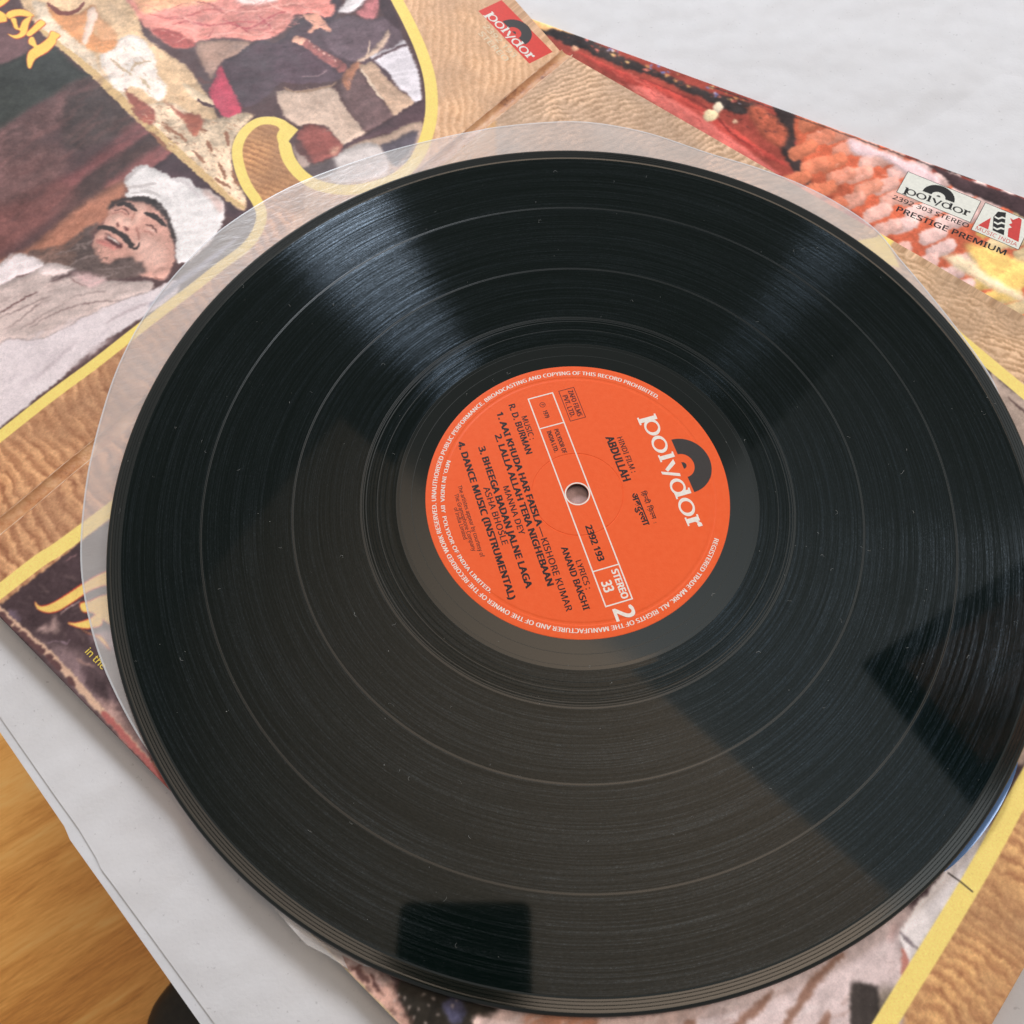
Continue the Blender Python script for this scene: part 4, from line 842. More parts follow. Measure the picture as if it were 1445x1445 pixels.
('F',(215,192,141),0.3,1.3,0.12,1,[2555,557,2615,492,2641,508,2637,534,2581,596,2561,584]),
('F',(192,161,86),0.2,0.9,0.12,0,[2752,556,2815,475,2844,493,2840,528,2784,602,2759,591]),
('F',(224,188,100),0.3,1.3,0.12,1,[2756,550,2814,477,2839,492,2834,518,2780,589,2762,577]),
('F',(192,172,126),0.2,0.9,0.12,0,[2847,553,2912,479,2940,497,2936,532,2878,599,2853,588]),
('F',(224,200,147),0.3,1.3,0.12,1,[2851,548,2911,481,2935,496,2930,522,2875,586,2856,575]),
('F',(213,190,140),0.2,0.9,0.12,0,[2938,551,3001,468,3028,486,3024,521,2968,597,2944,585]),
('F',(248,222,163),0.3,1.3,0.12,1,[2942,546,3000,470,3024,486,3019,511,2965,584,2947,572]),
('F',(181,99,67),0.2,0.9,0.12,0,[1684,634,1748,559,1782,578,1782,615,1725,683,1695,671]),
('F',(211,116,79),0.3,1.3,0.12,1,[1687,629,1747,561,1776,577,1774,604,1719,669,1697,657]),
('F',(192,106,72),0.2,0.9,0.12,0,[1788,643,1849,560,1883,579,1883,616,1828,691,1799,679]),
('F',(224,124,84),0.3,1.3,0.12,1,[1791,637,1849,562,1877,578,1875,605,1823,677,1801,665]),
('F',(194,116,87),0.2,0.9,0.12,0,[1907,641,1969,560,2002,579,2001,615,1946,689,1918,677]),
('F',(226,136,102),0.3,1.3,0.12,1,[1911,636,1968,562,1996,578,1994,605,1941,676,1920,664]),
('F',(176,111,87),0.2,0.9,0.12,0,[2008,648,2069,565,2101,583,2101,619,2046,695,2018,683]),
('F',(205,130,102),0.3,1.3,0.12,1,[2012,642,2068,567,2096,583,2093,609,2041,682,2020,670]),
('F',(201,144,123),0.2,0.9,0.12,0,[2114,650,2177,573,2209,592,2208,628,2151,697,2124,685]),
('F',(234,168,144),0.3,1.3,0.12,1,[2118,644,2177,576,2204,591,2201,618,2147,683,2126,672]),
('F',(196,159,148),0.2,0.9,0.12,0,[2221,650,2284,576,2316,594,2314,630,2256,697,2229,685]),
('F',(228,186,173),0.3,1.3,0.12,1,[2224,645,2284,578,2310,594,2307,620,2252,684,2232,672]),
('F',(215,181,171),0.2,0.9,0.12,0,[2326,649,2389,575,2420,593,2418,629,2360,695,2334,684]),
('F',(250,211,199),0.3,1.3,0.12,1,[2329,644,2389,577,2415,593,2411,619,2356,682,2336,671]),
('F',(211,178,168),0.2,0.9,0.12,0,[2421,651,2484,576,2515,594,2512,630,2455,698,2429,686]),
('F',(246,208,196),0.3,1.3,0.12,1,[2425,646,2484,578,2509,594,2506,620,2451,685,2431,673]),
('F',(186,156,83),0.2,0.9,0.12,0,[2519,651,2581,572,2611,590,2608,625,2552,697,2527,686]),
('F',(217,182,97),0.3,1.3,0.12,1,[2523,646,2580,574,2606,589,2602,615,2548,684,2529,673]),
('F',(199,167,89),0.2,0.9,0.12,0,[2617,649,2678,568,2708,586,2705,621,2649,695,2624,683]),
('F',(232,195,104),0.3,1.3,0.12,1,[2620,644,2678,570,2703,586,2698,611,2645,682,2626,671]),
('F',(187,167,122),0.2,0.9,0.12,0,[2716,645,2779,573,2808,590,2805,625,2747,691,2722,679]),
('F',(218,195,143),0.3,1.3,0.12,1,[2719,640,2779,575,2803,590,2799,615,2743,678,2725,666]),
('F',(208,173,92),0.2,0.9,0.12,0,[2815,639,2878,563,2906,581,2902,615,2845,685,2821,673]),
('F',(242,202,108),0.3,1.3,0.12,1,[2818,634,2877,565,2901,580,2896,605,2842,672,2824,661]),
('F',(200,179,131),0.2,0.9,0.12,0,[2904,638,2968,564,2995,582,2991,616,2934,683,2910,671]),
('F',(233,209,153),0.3,1.3,0.12,1,[2908,632,2967,566,2990,581,2986,607,2931,670,2913,659]),
('M',[(250,226,214),(214,140,110),(236,180,160),(200,110,80)],150,-55.2,(0.8,3.0),(0.2,0.6),25,0.3,0.45,294,[1585,42,1796,-7,2263,68,2517,125,2619,502,2326,537,1994,403,1752,301]),
('F',(238,208,206),0.8,1.2,0.08,1,[1779,23,1892,25,2033,31,2132,39,2193,105,2101,115,1933,64,1833,97]),
('F',(246,208,110),1.2,2,0.15,1,[2357,340,2451,308,2575,315,2596,393,2576,526,2469,460]),
('F',(246,226,180),1.0,2,0.1,1,[2293,429,2387,397,2476,439,2617,469,2625,500,2436,478]),
('F',(64,46,48),0.3,1,0.25,1,[2111,14,2164,11,2328,14,2491,5,2695,11,2755,255,2532,154,2510,100,2347,81,2240,80,2172,37]),
('S',(50,42,42),0.7,0.12,0.2,0,[1170,15,1785,9,2109,9,2486,-16])]


def vnoise(h, w, cell, rs):
    gy, gx = int(h / cell) + 3, int(w / cell) + 3
    g = rs.rand(gy, gx).astype(np.float32) * 2 - 1
    ys, xs = np.arange(h) / cell, np.arange(w) / cell
    y0, x0 = ys.astype(int), xs.astype(int)
    fy, fx = (ys - y0)[:, None], (xs - x0)[None, :]
    fy, fx = fy * fy * (3 - 2 * fy), fx * fx * (3 - 2 * fx)
    a = g[y0][:, x0]; b_ = g[y0][:, x0 + 1]; c = g[y0 + 1][:, x0]; d = g[y0 + 1][:, x0 + 1]
    return ((a * (1 - fx) + b_ * fx) * (1 - fy) + (c * (1 - fx) + d * fx) * fy).astype(np.float32)


def box(a, r):
    if r < 1: return a
    for ax in (0, 1):
        p = [(0, 0), (0, 0)]; p[ax] = (r + 1, r)
        c = np.cumsum(np.pad(a, p, mode='edge'), axis=ax, dtype=np.float64)
        n = a.shape[ax]
        a = ((c[2 * r + 1:2 * r + 1 + n] - c[:n]) if ax == 0 else (c[:, 2 * r + 1:2 * r + 1 + n] - c[:, :n])) / (2 * r + 1)
    return a.astype(np.float32)


def catmull(p, closed, k=5):
    p = np.asarray(p, float); n = len(p); out = []
    rng = range(n) if closed else range(n - 1)
    for i in rng:
        if closed: a, b, c, d = p[i - 1], p[i], p[(i + 1) % n], p[(i + 2) % n]
        else: a, b, c, d = p[max(i - 1, 0)], p[i], p[i + 1], p[min(i + 2, n - 1)]
        for j in range(k):
            t = j / k
            out.append(.5 * ((2 * b) + (c - a) * t + (2 * a - 5 * b + 4 * c - d) * t * t + (3 * b - a - 3 * c + d) * t ** 3))
    if not closed: out.append(p[-1])
    return np.array(out)


class Canvas:
    def __init__(s, w, h, ppm, base, seed):
        s.ppm = ppm; s.W, s.H = int(w * ppm), int(h * ppm); s.rs = np.random.RandomState(seed)
        s.a = np.empty((s.H, s.W, 3), np.float32); s.a[:] = np.array(base, np.float32) / 255
        s.wx = .6 * vnoise(s.H, s.W, 2.2 * ppm, s.rs) + .3 * vnoise(s.H, s.W, .8 * ppm, s.rs)
        s.wy = .6 * vnoise(s.H, s.W, 2.2 * ppm, s.rs) + .3 * vnoise(s.H, s.W, .8 * ppm, s.rs)
        s.tx = .5 * vnoise(s.H, s.W, 3. * ppm, s.rs) + .35 * vnoise(s.H, s.W, 1. * ppm, s.rs) + .3 * vnoise(s.H, s.W, .4 * ppm, s.rs)
        s.big = vnoise(s.H, s.W, 14 * ppm, s.rs) + .5 * vnoise(s.H, s.W, 6 * ppm, s.rs)
        s.fine = s.rs.randn(s.H, s.W).astype(np.float32)
        n = 2 * max(s.H, s.W); st = vnoise(n // 5, n, 1.5 * ppm, s.rs)      # long soft folds, turned by 35 degrees
        yy, xx = np.mgrid[0:s.H, 0:s.W]; ca, sa = math.cos(R(35)), math.sin(R(35))
        u = ((xx * ca + yy * sa) * .2 + 2 * ppm * s.big).astype(int) % n; v = ((-xx * sa + yy * ca) * .55).astype(int) % (n // 5)
        s.fold = box(1 - np.abs(st[v, u]) * 2, 2)

    def bb(s, p, m):
        x0, y0 = np.floor((p.min(0) - m) * s.ppm).astype(int); x1, y1 = np.ceil((p.max(0) + m) * s.ppm).astype(int)
        x0, y0, x1, y1 = max(x0, 0), max(y0, 0), min(x1, s.W), min(y1, s.H)
        if x1 - x0 < 2 or y1 - y0 < 2: return None
        return x0, y0, x1, y1

    def grid(s, b, warp):
        x0, y0, x1, y1 = b
        X = (np.arange(x0, x1)[None, :] + .5) / s.ppm + warp * .55 * s.wx[y0:y1, x0:x1]
        Y = (np.arange(y0, y1)[:, None] + .5) / s.ppm + warp * .55 * s.wy[y0:y1, x0:x1]
        return X.astype(np.float32), Y.astype(np.float32)

    def inside(s, p, X, Y):
        m = np.zeros(X.shape, bool); q = np.roll(p, -1, 0)
        for (xa, ya), (xb, yb) in zip(p, q):
            if ya == yb: continue
            m ^= ((Y < ya) != (Y < yb)) & (X < (xb - xa) * (Y - ya) / (yb - ya) + xa)
        return m.astype(np.float32)

    def mix(s, b, m, col):
        x0, y0, x1, y1 = b; s.a[y0:y1, x0:x1] += m[..., None] * (col - s.a[y0:y1, x0:x1])

    def F(s, col, blur, warp, tex, smooth, xy):
        p = np.array(xy, float).reshape(-1, 2) / 10
        if smooth: p = catmull(p, True)
        b = s.bb(p, blur * 2 + 1)
        if b is None: return
        m = s.inside(p, *s.grid(b, warp)); m = box(box(m, max(1, int(blur * s.ppm * (1.15 if warp else .6)))), max(0, int(blur * s.ppm * (.9 if warp else .5))))
        x0, y0, x1, y1 = b
        c = np.array(col, np.float32) / 255 * (1 + (tex * .8 * s.tx[y0:y1, x0:x1] + tex * .6 * s.big[y0:y1, x0:x1])[..., None])
        if tex > .03 and smooth:
            e = box(box(m, int(1.3 * s.ppm)), int(1.0 * s.ppm)); k = max(2, int(.8 * s.ppm))
            rel = np.roll(np.roll(e, -k, 0), k // 2, 1) - np.roll(np.roll(e, k, 0), -(k // 2), 1)
            c = c * (.90 + .10 * np.clip(e, 0, 1) + .30 * np.clip(rel, -.6, .6) + .07 * s.fold[y0:y1, x0:x1])[..., None]
        s.mix(b, m, c)

    def S(s, col, w, blur, warp, taper, xy, alpha=1.0):
        p = catmull(np.array(xy, float).reshape(-1, 2) / 10, False)
        b = s.bb(p, w + blur * 2 + 1)
        if b is None: return
        X, Y = s.grid(b, warp); d = np.full(X.shape, 9., np.float32); n = len(p) - 1
        for i in range(n):
            ax, ay = p[i]; ux, uy = p[i + 1] - p[i]; l2 = ux * ux + uy * uy + 1e-9
            t = np.clip(((X - ax) * ux + (Y - ay) * uy) / l2, 0, 1)
            k = (i + .5) / n; hw = w / 2 * ((.35 + .65 * math.sin(math.pi * min(max(k, .02), .98))) if taper else 1)
            d = np.minimum(d, np.hypot(X - ax - t * ux, Y - ay - t * uy) / hw)
        m = np.clip((1.08 - d) * max(1.5, w * s.ppm * .35), 0, 1)
        m = box(m, int(blur * s.ppm * .5)) * alpha; s.mix(b, m, np.array(col, np.float32) / 255)

    def M(s, cols, n, ang, ln, w, spread, blur, alpha, seed, xy):
        """many small brush marks inside a shape: folds, bark, hair"""
        p = np.array(xy, float).reshape(-1, 2) / 10; q = random.Random(seed); lo, hi = p.min(0), p.max(0); k = 0
        for _ in range(n * 12):
            if k >= n: break
            c = np.array([[q.uniform(lo[0], hi[0])]], np.float32), np.array([[q.uniform(lo[1], hi[1])]], np.float32)
            if not s.inside(p, *c)[0, 0]: continue
            k += 1; a = R(ang + q.gauss(0, spread)); l = q.uniform(*ln) / 2; cu = q.uniform(-.3, .3)
            x, y = float(c[0][0, 0]), float(c[1][0, 0]); dx, dy = math.cos(a) * l, math.sin(a) * l
            pts = [x - dx, y - dy, x - dy * cu, y + dx * cu, x + dx, y + dy]
            s.S(q.choice(cols), q.uniform(*w), blur, .8, 1, [v * 10 for v in pts], alpha)

    def R(s, light, dark, lam, ang, wamp, xy):
        """wind-rippled sand"""
        p = np.array(xy, float).reshape(-1, 2) / 10; b = s.bb(p, 1)
        if b is None: return
        m = box(s.inside(p, *s.grid(b, 0)), 3); x0, y0, x1, y1 = b; X, Y = s.grid(b, .5)
        big = s.big[y0:y1, x0:x1]; ph = (X * math.cos(R(ang)) + Y * math.sin(R(ang))) / lam * 2 * math.pi + wamp * 2.1 * big + .8 * wamp * s.wx[y0:y1, x0:x1]
        am = np.clip(.50 + .45 * s.big[y0:y1, x0:x1] + .3 * s.wx[y0:y1, x0:x1], .34, 1)      # ripples fade in and out
        r = .62 + am * (.5 * np.sin(ph + .5 * np.sin(ph)) + .14 * np.sin(2.3 * ph + 3 * s.wy[y0:y1, x0:x1])) + .18 * s.tx[y0:y1, x0:x1] + .09 * s.fine[y0:y1, x0:x1]
        r = np.clip(r + .10 * big, 0, 1.15)[..., None]
        sh = (1 + .05 * big)[..., None] * np.array([1, .985, .96], np.float32) ** big[..., None]
        L, D = np.array(light, np.float32) / 255, np.array(dark, np.float32) / 255
        s.mix(b, m, (D + (L - D) * r) * sh)

    def run(s, art):
        crisp = lambda it: (it[0] == 'F' and it[3] == 0 and it[4] <= .06) or (it[0] == 'S' and it[4] == 0)
        for it in art:
            if not crisp(it): getattr(s, it[0])(*it[1:])
        det = .5 * vnoise(s.H, s.W, .7 * s.ppm, s.rs) + .5 * vnoise(s.H, s.W, .35 * s.ppm, s.rs)     # fine uneven detail of a printed photograph
        yy, xx = np.mgrid[0:s.H, 0:s.W]; amp = .34 * s.ppm
        jx = np.clip(xx + amp * (vnoise(s.H, s.W, .9 * s.ppm, s.rs) + .22 * s.fine.clip(-2, 2)), 0, s.W - 1).astype(int)
        jy = np.clip(yy + amp * (vnoise(s.H, s.W, .9 * s.ppm, s.rs) + .22 * np.roll(s.fine, 9, 1).clip(-2, 2)), 0, s.H - 1).astype(int)
        s.a = s.a[jy, jx] * (1 + .055 * det[..., None]) + .010 * det[..., None]
        for k in range(3): s.a[..., k] = box(s.a[..., k], 1)
        s.a = .035 + .945 * s.a
        for it in art:
            if crisp(it): getattr(s, it[0])(*it[1:])
        return s

    def image(s, name):
        a = np.stack([box(s.a[..., k], 1) * .6 + s.a[..., k] * .4 for k in range(3)], -1)
        a = a * (1 + .032 * s.fine[..., None]) + .014 * s.tx[..., None]
        a = a * .93 + .07 * a.mean(-1, keepdims=True) + .012
        img = bpy.data.images.new(name, s.W, s.H, alpha=False)
        px = np.ones((s.H, s.W, 4), np.float32); px[..., :3] = np.clip(a, 0, 1)[::-1]
        img.pixels.foreach_set(px.ravel()); img.update(); img.pack()
        return img


def printed(name, img, gain, rough=0.52):
    """glossy printed card: the print, slight curl and scuffs of the laminate"""
    t = NT(name); t.set(Roughness=rough)
    t.b.inputs['Specular IOR Level'].default_value = 0.14
    tx = t.n('ShaderNodeTexImage', image=img, extension='EXTEND', interpolation='Cubic')
    g = t.n('ShaderNodeMix', data_type='RGBA', blend_type='MULTIPLY'); g.inputs[0].default_value = 1
    t.link(tx.outputs[0], g.inputs[6]); g.inputs[7].default_value = (gain[0], gain[1], gain[2], 1)
    pos = t.pos()
    sc = t.ramp(t.noise(pos, 260, 5, .7), [(0.70, (0, 0, 0)), (0.78, (1, 1, 1))])
    mx = t.n('ShaderNodeMix', data_type='RGBA'); t.link(t.math('MULTIPLY', sc, .12), mx.inputs[0])
    t.link(g.outputs[2], mx.inputs[6]); mx.inputs[7].default_value = (.7, .68, .64, 1)
    t.link(mx.outputs[2], t.b.inputs['Base Color'])
    t.link(t.math('ADD', t.math('MULTIPLY', t.noise(pos, 120, 4), .22), rough - .1), t.b.inputs['Roughness'])
    t.bump(t.noise(pos, 60, 4, .6), .10, .002)
    return t.m

GAIN = (1.22, 1.15, 1.18)
ORG = (0.6, 207.3); E = (.64907, .76073); NA = (-.76073, .64907)
ZA, ZB, ZS = -3.2, -2.4, -6.0
TA = R(3.0)


def mapA(u, v, dz=0.0):          # panel lifted a little, hinged at the spine
    c, s_ = math.cos(TA), math.sin(TA)
    return (ORG[0] - E[0] * u + NA[0] * v * c - NA[0] * s_ * dz, ORG[1] - E[1] * u + NA[1] * v * c - NA[1] * s_ * dz, ZA + v * s_ + dz * c)


def mapB(u, v, dz=0.0): return (ORG[0] - E[0] * u - NA[0] * v, ORG[1] - E[1] * u - NA[1] * v, ZB + dz)


T0 = (-43.0, 248.5); SX = (.88499, -.46560); SY = (-.46560, -.88499)


def mapS(u, v, dz=0.0): return (T0[0] + SX[0] * u + SY[0] * v, T0[1] + SX[1] * u + SY[1] * v, ZS + dz)


def card(name, outline, fmap, thick, mat, parent, size, bow=None, nu=26):
    """a flat card of real thickness with rounded edges; outline in (u, v) mm; the print lies on its top through a UV map"""
    bm = bmesh.new()
    top = [bm.verts.new((u, v, 0)) for u, v in outline]
    f = bm.faces.new(top)
    if f.normal.z < 0 or sum((outline[i][0] * outline[(i + 1) % len(outline)][1] - outline[(i + 1) % len(outline)][0] * outline[i][1]) for i in range(len(outline))) < 0: f.normal_flip()
    r = bmesh.ops.extrude_face_region(bm, geom=[f])
    for q in r['geom']:
        if isinstance(q, bmesh.types.BMVert): q.co.z -= thick
    bm.normal_update()
    bmesh.ops.recalc_face_normals(bm, faces=bm.faces[:])
    ed = [e_ for e_ in bm.edges if abs(e_.verts[0].co.z - e_.verts[1].co.z) < 1e-6]
    bmesh.ops.bevel(bm, geom=ed, offset=.32, segments=2, profile=.6, affect='EDGES')
    uvl = bm.loops.layers.uv.new('UVMap')
    for fc in bm.faces:
        for lp in fc.loops: lp[uvl].uv = (lp.vert.co.x / size[0], 1 - lp.vert.co.y / size[1])
    flip = None
    for q in bm.verts:
        u, v, z = q.co
        q.co = Vector(fmap(u, v, z)) * MM
    bmesh.ops.recalc_face_normals(bm, faces=bm.faces[:])
    return mesh_obj(name, bm, mat, parent)


def polyline(name, pts, width, z, mat, parent):
    vs, fs = [], []
    for i, p in enumerate(pts):
        a = Vector(pts[max(i - 1, 0)]); b_ = Vector(pts[min(i + 1, len(pts) - 1)]); d = (b_ - a).normalized(); nn = Vector((-d.y, d.x))
        for s_ in (-.5, .5): vs.append(tuple(c * MM for c in (p[0] + nn.x * width * s_, p[1] + nn.y * width * s_, z)))
    for i in range(len(pts) - 1): fs.append((2 * i, 2 * i + 1, 2 * i + 3, 2 * i + 2))
    return py_obj(name, vs, fs, mat, parent)

# ------------------------------------------------------------------ floor, table, paper
FLOOR = -480.0
t = NT('oiled oak floor'); pos = t.pos()
gv = t.turned(pos, 33, (1.0, 6.0, 1))
g1 = t.noise(gv, 7, 6, .62, 1.2); g2 = t.noise(t.turned(pos, 33, (1.0, 14.0, 1)), 60, 5, .65, .3)
mixf = t.math('ADD', t.math('MULTIPLY', g1, .62), t.math('MULTIPLY', g2, .38))
t.link(t.ramp(mixf, [(.30, (.46, .17, .030)), (.43, (.78, .34, .07)), (.54, (.96, .48, .12)), (.70, (1.0, .64, .22))]), t.b.inputs['Base Color'])
t.set(Roughness=.42)
M_FLOOR = t.m
bm = bmesh.new(); bmesh.ops.create_grid(bm, x_segments=2, y_segments=2, size=1.6)
fl = mesh_obj('floor', bm, M_FLOOR); fl.location = (0, 0, FLOOR * MM); tag(fl, None, kind='structure')


def paper_mat(name, tint):
    t = NT(name); pos = t.pos(); t.set(Roughness=.7); t.b.inputs['Specular IOR Level'].default_value = .25
    sp = t.ramp(t.noise(pos, 700, 2, .5), [(.70, (1, 1, 1)), (.755, (.62, .60, .60))])
    fib = t.ramp(t.noise(pos, 150, 5, .65), [(.35, tuple(c * .965 for c in tint)), (.65, tint)])
    m = t.n('ShaderNodeMix', data_type='RGBA', blend_type='MULTIPLY'); m.inputs[0].default_value = .5
    t.link(fib, m.inputs[6]); t.link(sp, m.inputs[7]); t.link(m.outputs[2], t.b.inputs['Base Color'])
    vor = t.n('ShaderNodeTexVoronoi', feature='DISTANCE_TO_EDGE'); vor.inputs['Scale'].default_value = 9; t.link(pos, vor.inputs['Vector'])
    cre = t.ramp(vor.outputs['Distance'], [(0, (0, 0, 0)), (.10, (1, 1, 1))])
    hgt = t.math('ADD', t.math('ADD', t.math('MULTIPLY', t.noise(pos, 14, 3, .55), 1.0), t.math('MULTIPLY', cre, .05)), t.math('MULTIPLY', t.noise(pos, 900, 2), .012))
    t.bump(hgt, .55, .012)
    return t.m
M_PAPER = paper_mat('white paper', (.765, .748, .754)); M_PAPER2 = paper_mat('white under sheet', (.76, .755, .77))


def sheet(name, outline, z, thick, mat):
    bm = bmesh.new(); vs = [bm.verts.new((x * MM, y * MM, z * MM)) for x, y in outline]; f = bm.faces.new(vs)
    r = bmesh.ops.extrude_face_region(bm, geom=[f])
    for q in r['geom']:
        if isinstance(q, bmesh.types.BMVert): q.co.z -= thick * MM
    bmesh.ops.recalc_face_normals(bm, faces=bm.faces[:])
    return mesh_obj(name, bm, mat)
# left edge of the sheets runs from upper left to lower right; the upper sheet has a small torn step
EDGE = [(-420, 206), (-300, 67), (-173.8, -72.6), (-153.4, -94.6), (-145.2, -103.2), (-138.6, -111.2), (-136.6, -114.2), (-132.6, -118.2), (-98.2, -153.8), (60, -318)]
EDGE2 = [(-422, 205), (-301, 66), (-176.4, -73.4), (-149.6, -102.6), (-147.2, -106.3), (-133.6, -120.6), (-100.6, -155.6), (58, -321)]
far = [(900, -320), (900, 900), (-420, 900)]
ps = sheet('white_paper', EDGE + far, -9.2, .25, M_PAPER)
tag(ps, 'upper white paper sheet with faint wrinkles, spread under the record sleeves', 'paper sheet', 'white paper sheets on the table')
ps2 = sheet('white_paper', EDGE2 + far, -9.75, .3, M_PAPER2)
tag(ps2, 'lower white paper sheet showing as a narrow strip along the edge above the floor', 'paper sheet', 'white paper sheets on the table')
tb = empty('table', (0.25, 0.28, FLOOR * MM))
t = NT('painted table board'); t.set(Roughness=.5); f_ = t.noise(t.pos(), 30, 4); t.link(t.ramp(f_, [(.3, (.55, .54, .52)), (.7, (.62, .61, .60))]), t.b.inputs['Base Color'])
top = sheet('table_top', [(x + 3.2, y + 3.2) for x, y in ((-420, 202), (-176, -76), (-100, -157.5), (58, -322))] + far, -10.2, 18, t.m)
top.parent = tb; top.matrix_parent_inverse = Matrix.Translation(-tb.location)
for lx, ly in ((-340, 240), (120, -260), (840, -260), (840, 840)):
    bm = bmesh.new(); bmesh.ops.create_cube(bm, size=1)
    for q in bm.verts: q.co = Vector(((q.co.x * (36 + q.co.z * 10) + lx) * MM, (q.co.y * (36 + q.co.z * 10) + ly) * MM, (-28.3 - (.5 - q.co.z) * (-28.3 - FLOOR)) * MM))
    bmesh.ops.bevel(bm, geom=bm.edges[:], offset=.003, segments=2, affect='EDGES')
    lg = mesh_obj('leg', bm, t.m, tb); lg.matrix_parent_inverse = Matrix.Translation(-tb.location)
tag(tb, 'pale table hidden under the white paper, standing on the wooden floor', 'table')

# ------------------------------------------------------------------ the sleeve lying underneath
imgS = Canvas(314, 314, 4.2, (206, 120, 90), 3).run(ART_S).image('lower sleeve print')
sl = empty('record_sleeve', tuple(c * MM for c in mapS(157, 157, 0)))


def keep(o, par): o.parent = par; o.matrix_parent_inverse = Matrix.Translation(-par.location); return o
M_S = printed('lower sleeve card', imgS, GAIN)
keep(card('front_cover', [(0, 0), (312, 0), (312, 300), (0, 300)], mapS, 2.9, M_S, None, (314, 314)), sl)
tag(sl, 'lower record sleeve with red cloth and pink brick print, sticking out under the open gatefold', 'record sleeve')
# printed boxes and lettering, each laid on the card
def lay(fm, o, ax, dz):
    """frame on a card: origin o (u, v), reading direction ax in (u, v); letters' up is ax turned"""
    n_ = math.hypot(*ax); ax = (ax[0] / n_, ax[1] / n_); up = (ax[1], -ax[0])
    return lambda x, y: fm(o[0] + ax[0] * x + up[0] * y, o[1] + ax[1] * x + up[1] * y, dz)

BOX = ink('cream box ink', (240, 238, 226))
def lay_s(o, ax=(1, 0), dz=.05): return lay(mapS, o, ax, dz)
P = Print(lay_s((204.3, 20.9), (1, .048), .02)); P.rect(0, 0, 30, 12.6); keep(P.done('logo_box', BOX, None), sl)
P = Print(lay_s((204.3, 20.9), (1, .048), .03)); P.frame(0, 0, 30, 12.6, .22); keep(P.done('box_outline', INK_BLACK, None), sl)
P = Print(lay_s((219.2, 19.6), (1, .0), .035)); logo_letters(P, 0, 0, .6, .62); logo_disc(P, 0, 0, .62, .64); keep(P.done('logo', INK_BLACK, None), sl)
P = Print(lay_s((235.4, 25.6), (1, .062), .02)); P.rect(0, 0, 18.8, 16.0); keep(P.done('logo_box', BOX, None), sl)
P = Print(lay_s((235.4, 25.6), (1, .062), .03)); P.frame(0, 0, 18.8, 16.0, .22); keep(P.done('box_outline', INK_BLACK, None), sl)
q = lambda *p: [(u - 235.4, 25.6 - v + (u - 235.4) * .062) for u, v in p]
P = Print(lay_s((235.4, 25.6), (1, .062), .035))
P.poly(q((237.0, 22.2), (241.0, 22.4), (239.9, 16.2))); P.poly(q((246.2, 12.8), (247.6, 13.2), (249.1, 11.0), (250.4, 11.6), (252.9, 23.0), (248.5, 22.4), (247.4, 18.2), (248.4, 17.2), (246.9, 16.2), (247.8, 15.0)))
keep(P.done('logo', INK_RED, None), sl)
P = Print(lay_s((235.4, 25.6), (1, .062), .035)); P.poly(q((242.6, 22.0), (240.6, 15.4), (241.2, 11.9), (244.0, 10.9), (247.1, 22.4))); keep(P.done('logo', INK_BLACK, None), sl)
P = Print(lay_s((235.4, 25.6), (1, .062), .045))
for dy in (0, 2.7, 5.4):
    P.poly(q((240.9 + dy * .25, 14.6 + dy), (242.4 + dy * .25, 14.9 + dy), (243.4 + dy * .25, 13.6 + dy), (244.9 + dy * .25, 13.6 + dy), (244.9 + dy * .25, 14.4 + dy), (243.7 + dy * .25, 14.5 + dy), (242.7 + dy * .25, 15.8 + dy), (241.0 + dy * .25, 15.4 + dy)))
keep(P.done('logo', BOX, None), sl)
for mat, body, o, ax, ln, cap, off in ((INK_BLACK, "2392 303 STEREO", (203.8, 24.8), (1, .018), 30.6, 2.2, .012), (INK_BLACK, "PRESTIGE PREMIUM", (206.8, 30.1), (1, .038), 43.9, 2.7, .02), (INK_RED, "MUSIC INDIA", (236.6, 24.6), (1, .06), 16.4, 1.9, 0)):
    P = Print(lay_s(o, ax, .04)); P.text(body, 0, 0, ln, cap, off); keep(P.done('lettering', mat, None), sl)


# ------------------------------------------------------------------ the open gatefold sleeve
gf = empty('gatefold_sleeve', (ORG[0] * MM, ORG[1] * MM, -6 * MM))
imgA = Canvas(314, 314, 5.0, (210, 165, 110), 1).run(ART_A).image('left cover print')
imgB = Canvas(314, 314, 5.0, (206, 160, 104), 2).run(ART_B).image('right cover print')
M_A = printed('left cover card', imgA, GAIN); M_B = printed('right cover card', imgB, GAIN)
keep(card('left_cover', [(0, 2.9), (-10.0, 36.5), (-14, 60), (-18, 312), (306, 312), (306, 2.9)], mapA, 2.6, M_A, None, (314, 314)), gf)['label'] = 'left cover with picture panel in a yellow line border'
keep(card('right_cover', [(0, 2.9), (306, 2.9), (306.4, 311.4), (-4.8, 311.4)], mapB, 3.3, M_B, None, (314, 314)), gf)['label'] = 'right cover lying under the record'
t = NT('worn spine'); pos = t.pos(); t.set(Roughness=.5)
nz = t.noise(pos, 90, 5, .65)
t.link(t.ramp(nz, [(.30, lin((112, 62, 40))), (.42, lin((196, 132, 84))), (.62, lin((224, 172, 124))), (.75, lin((232, 190, 160)))]), t.b.inputs['Base Color'])
t.bump(t.noise(pos, 400, 4), .4, .001)
M_SPINE = t.m
vs, fs = [], []
NSP = 60
for i in range(NSP + 1):
    u = -0.8 + 307 * i / NSP
    for v, z in ((2.95, -2.86), (2.3, -3.15), (1.5, -3.6), (.2, -3.7), (-1.2, -3.45), (-2.2, -2.85), (-2.95, -2.62)):
        v2 = v + .12 * math.sin(i * 1.7 + v); c = mapB(u, -v2, 0); vs.append((c[0] * MM, c[1] * MM, (z + .05 * math.sin(i * .9 + v)) * MM))
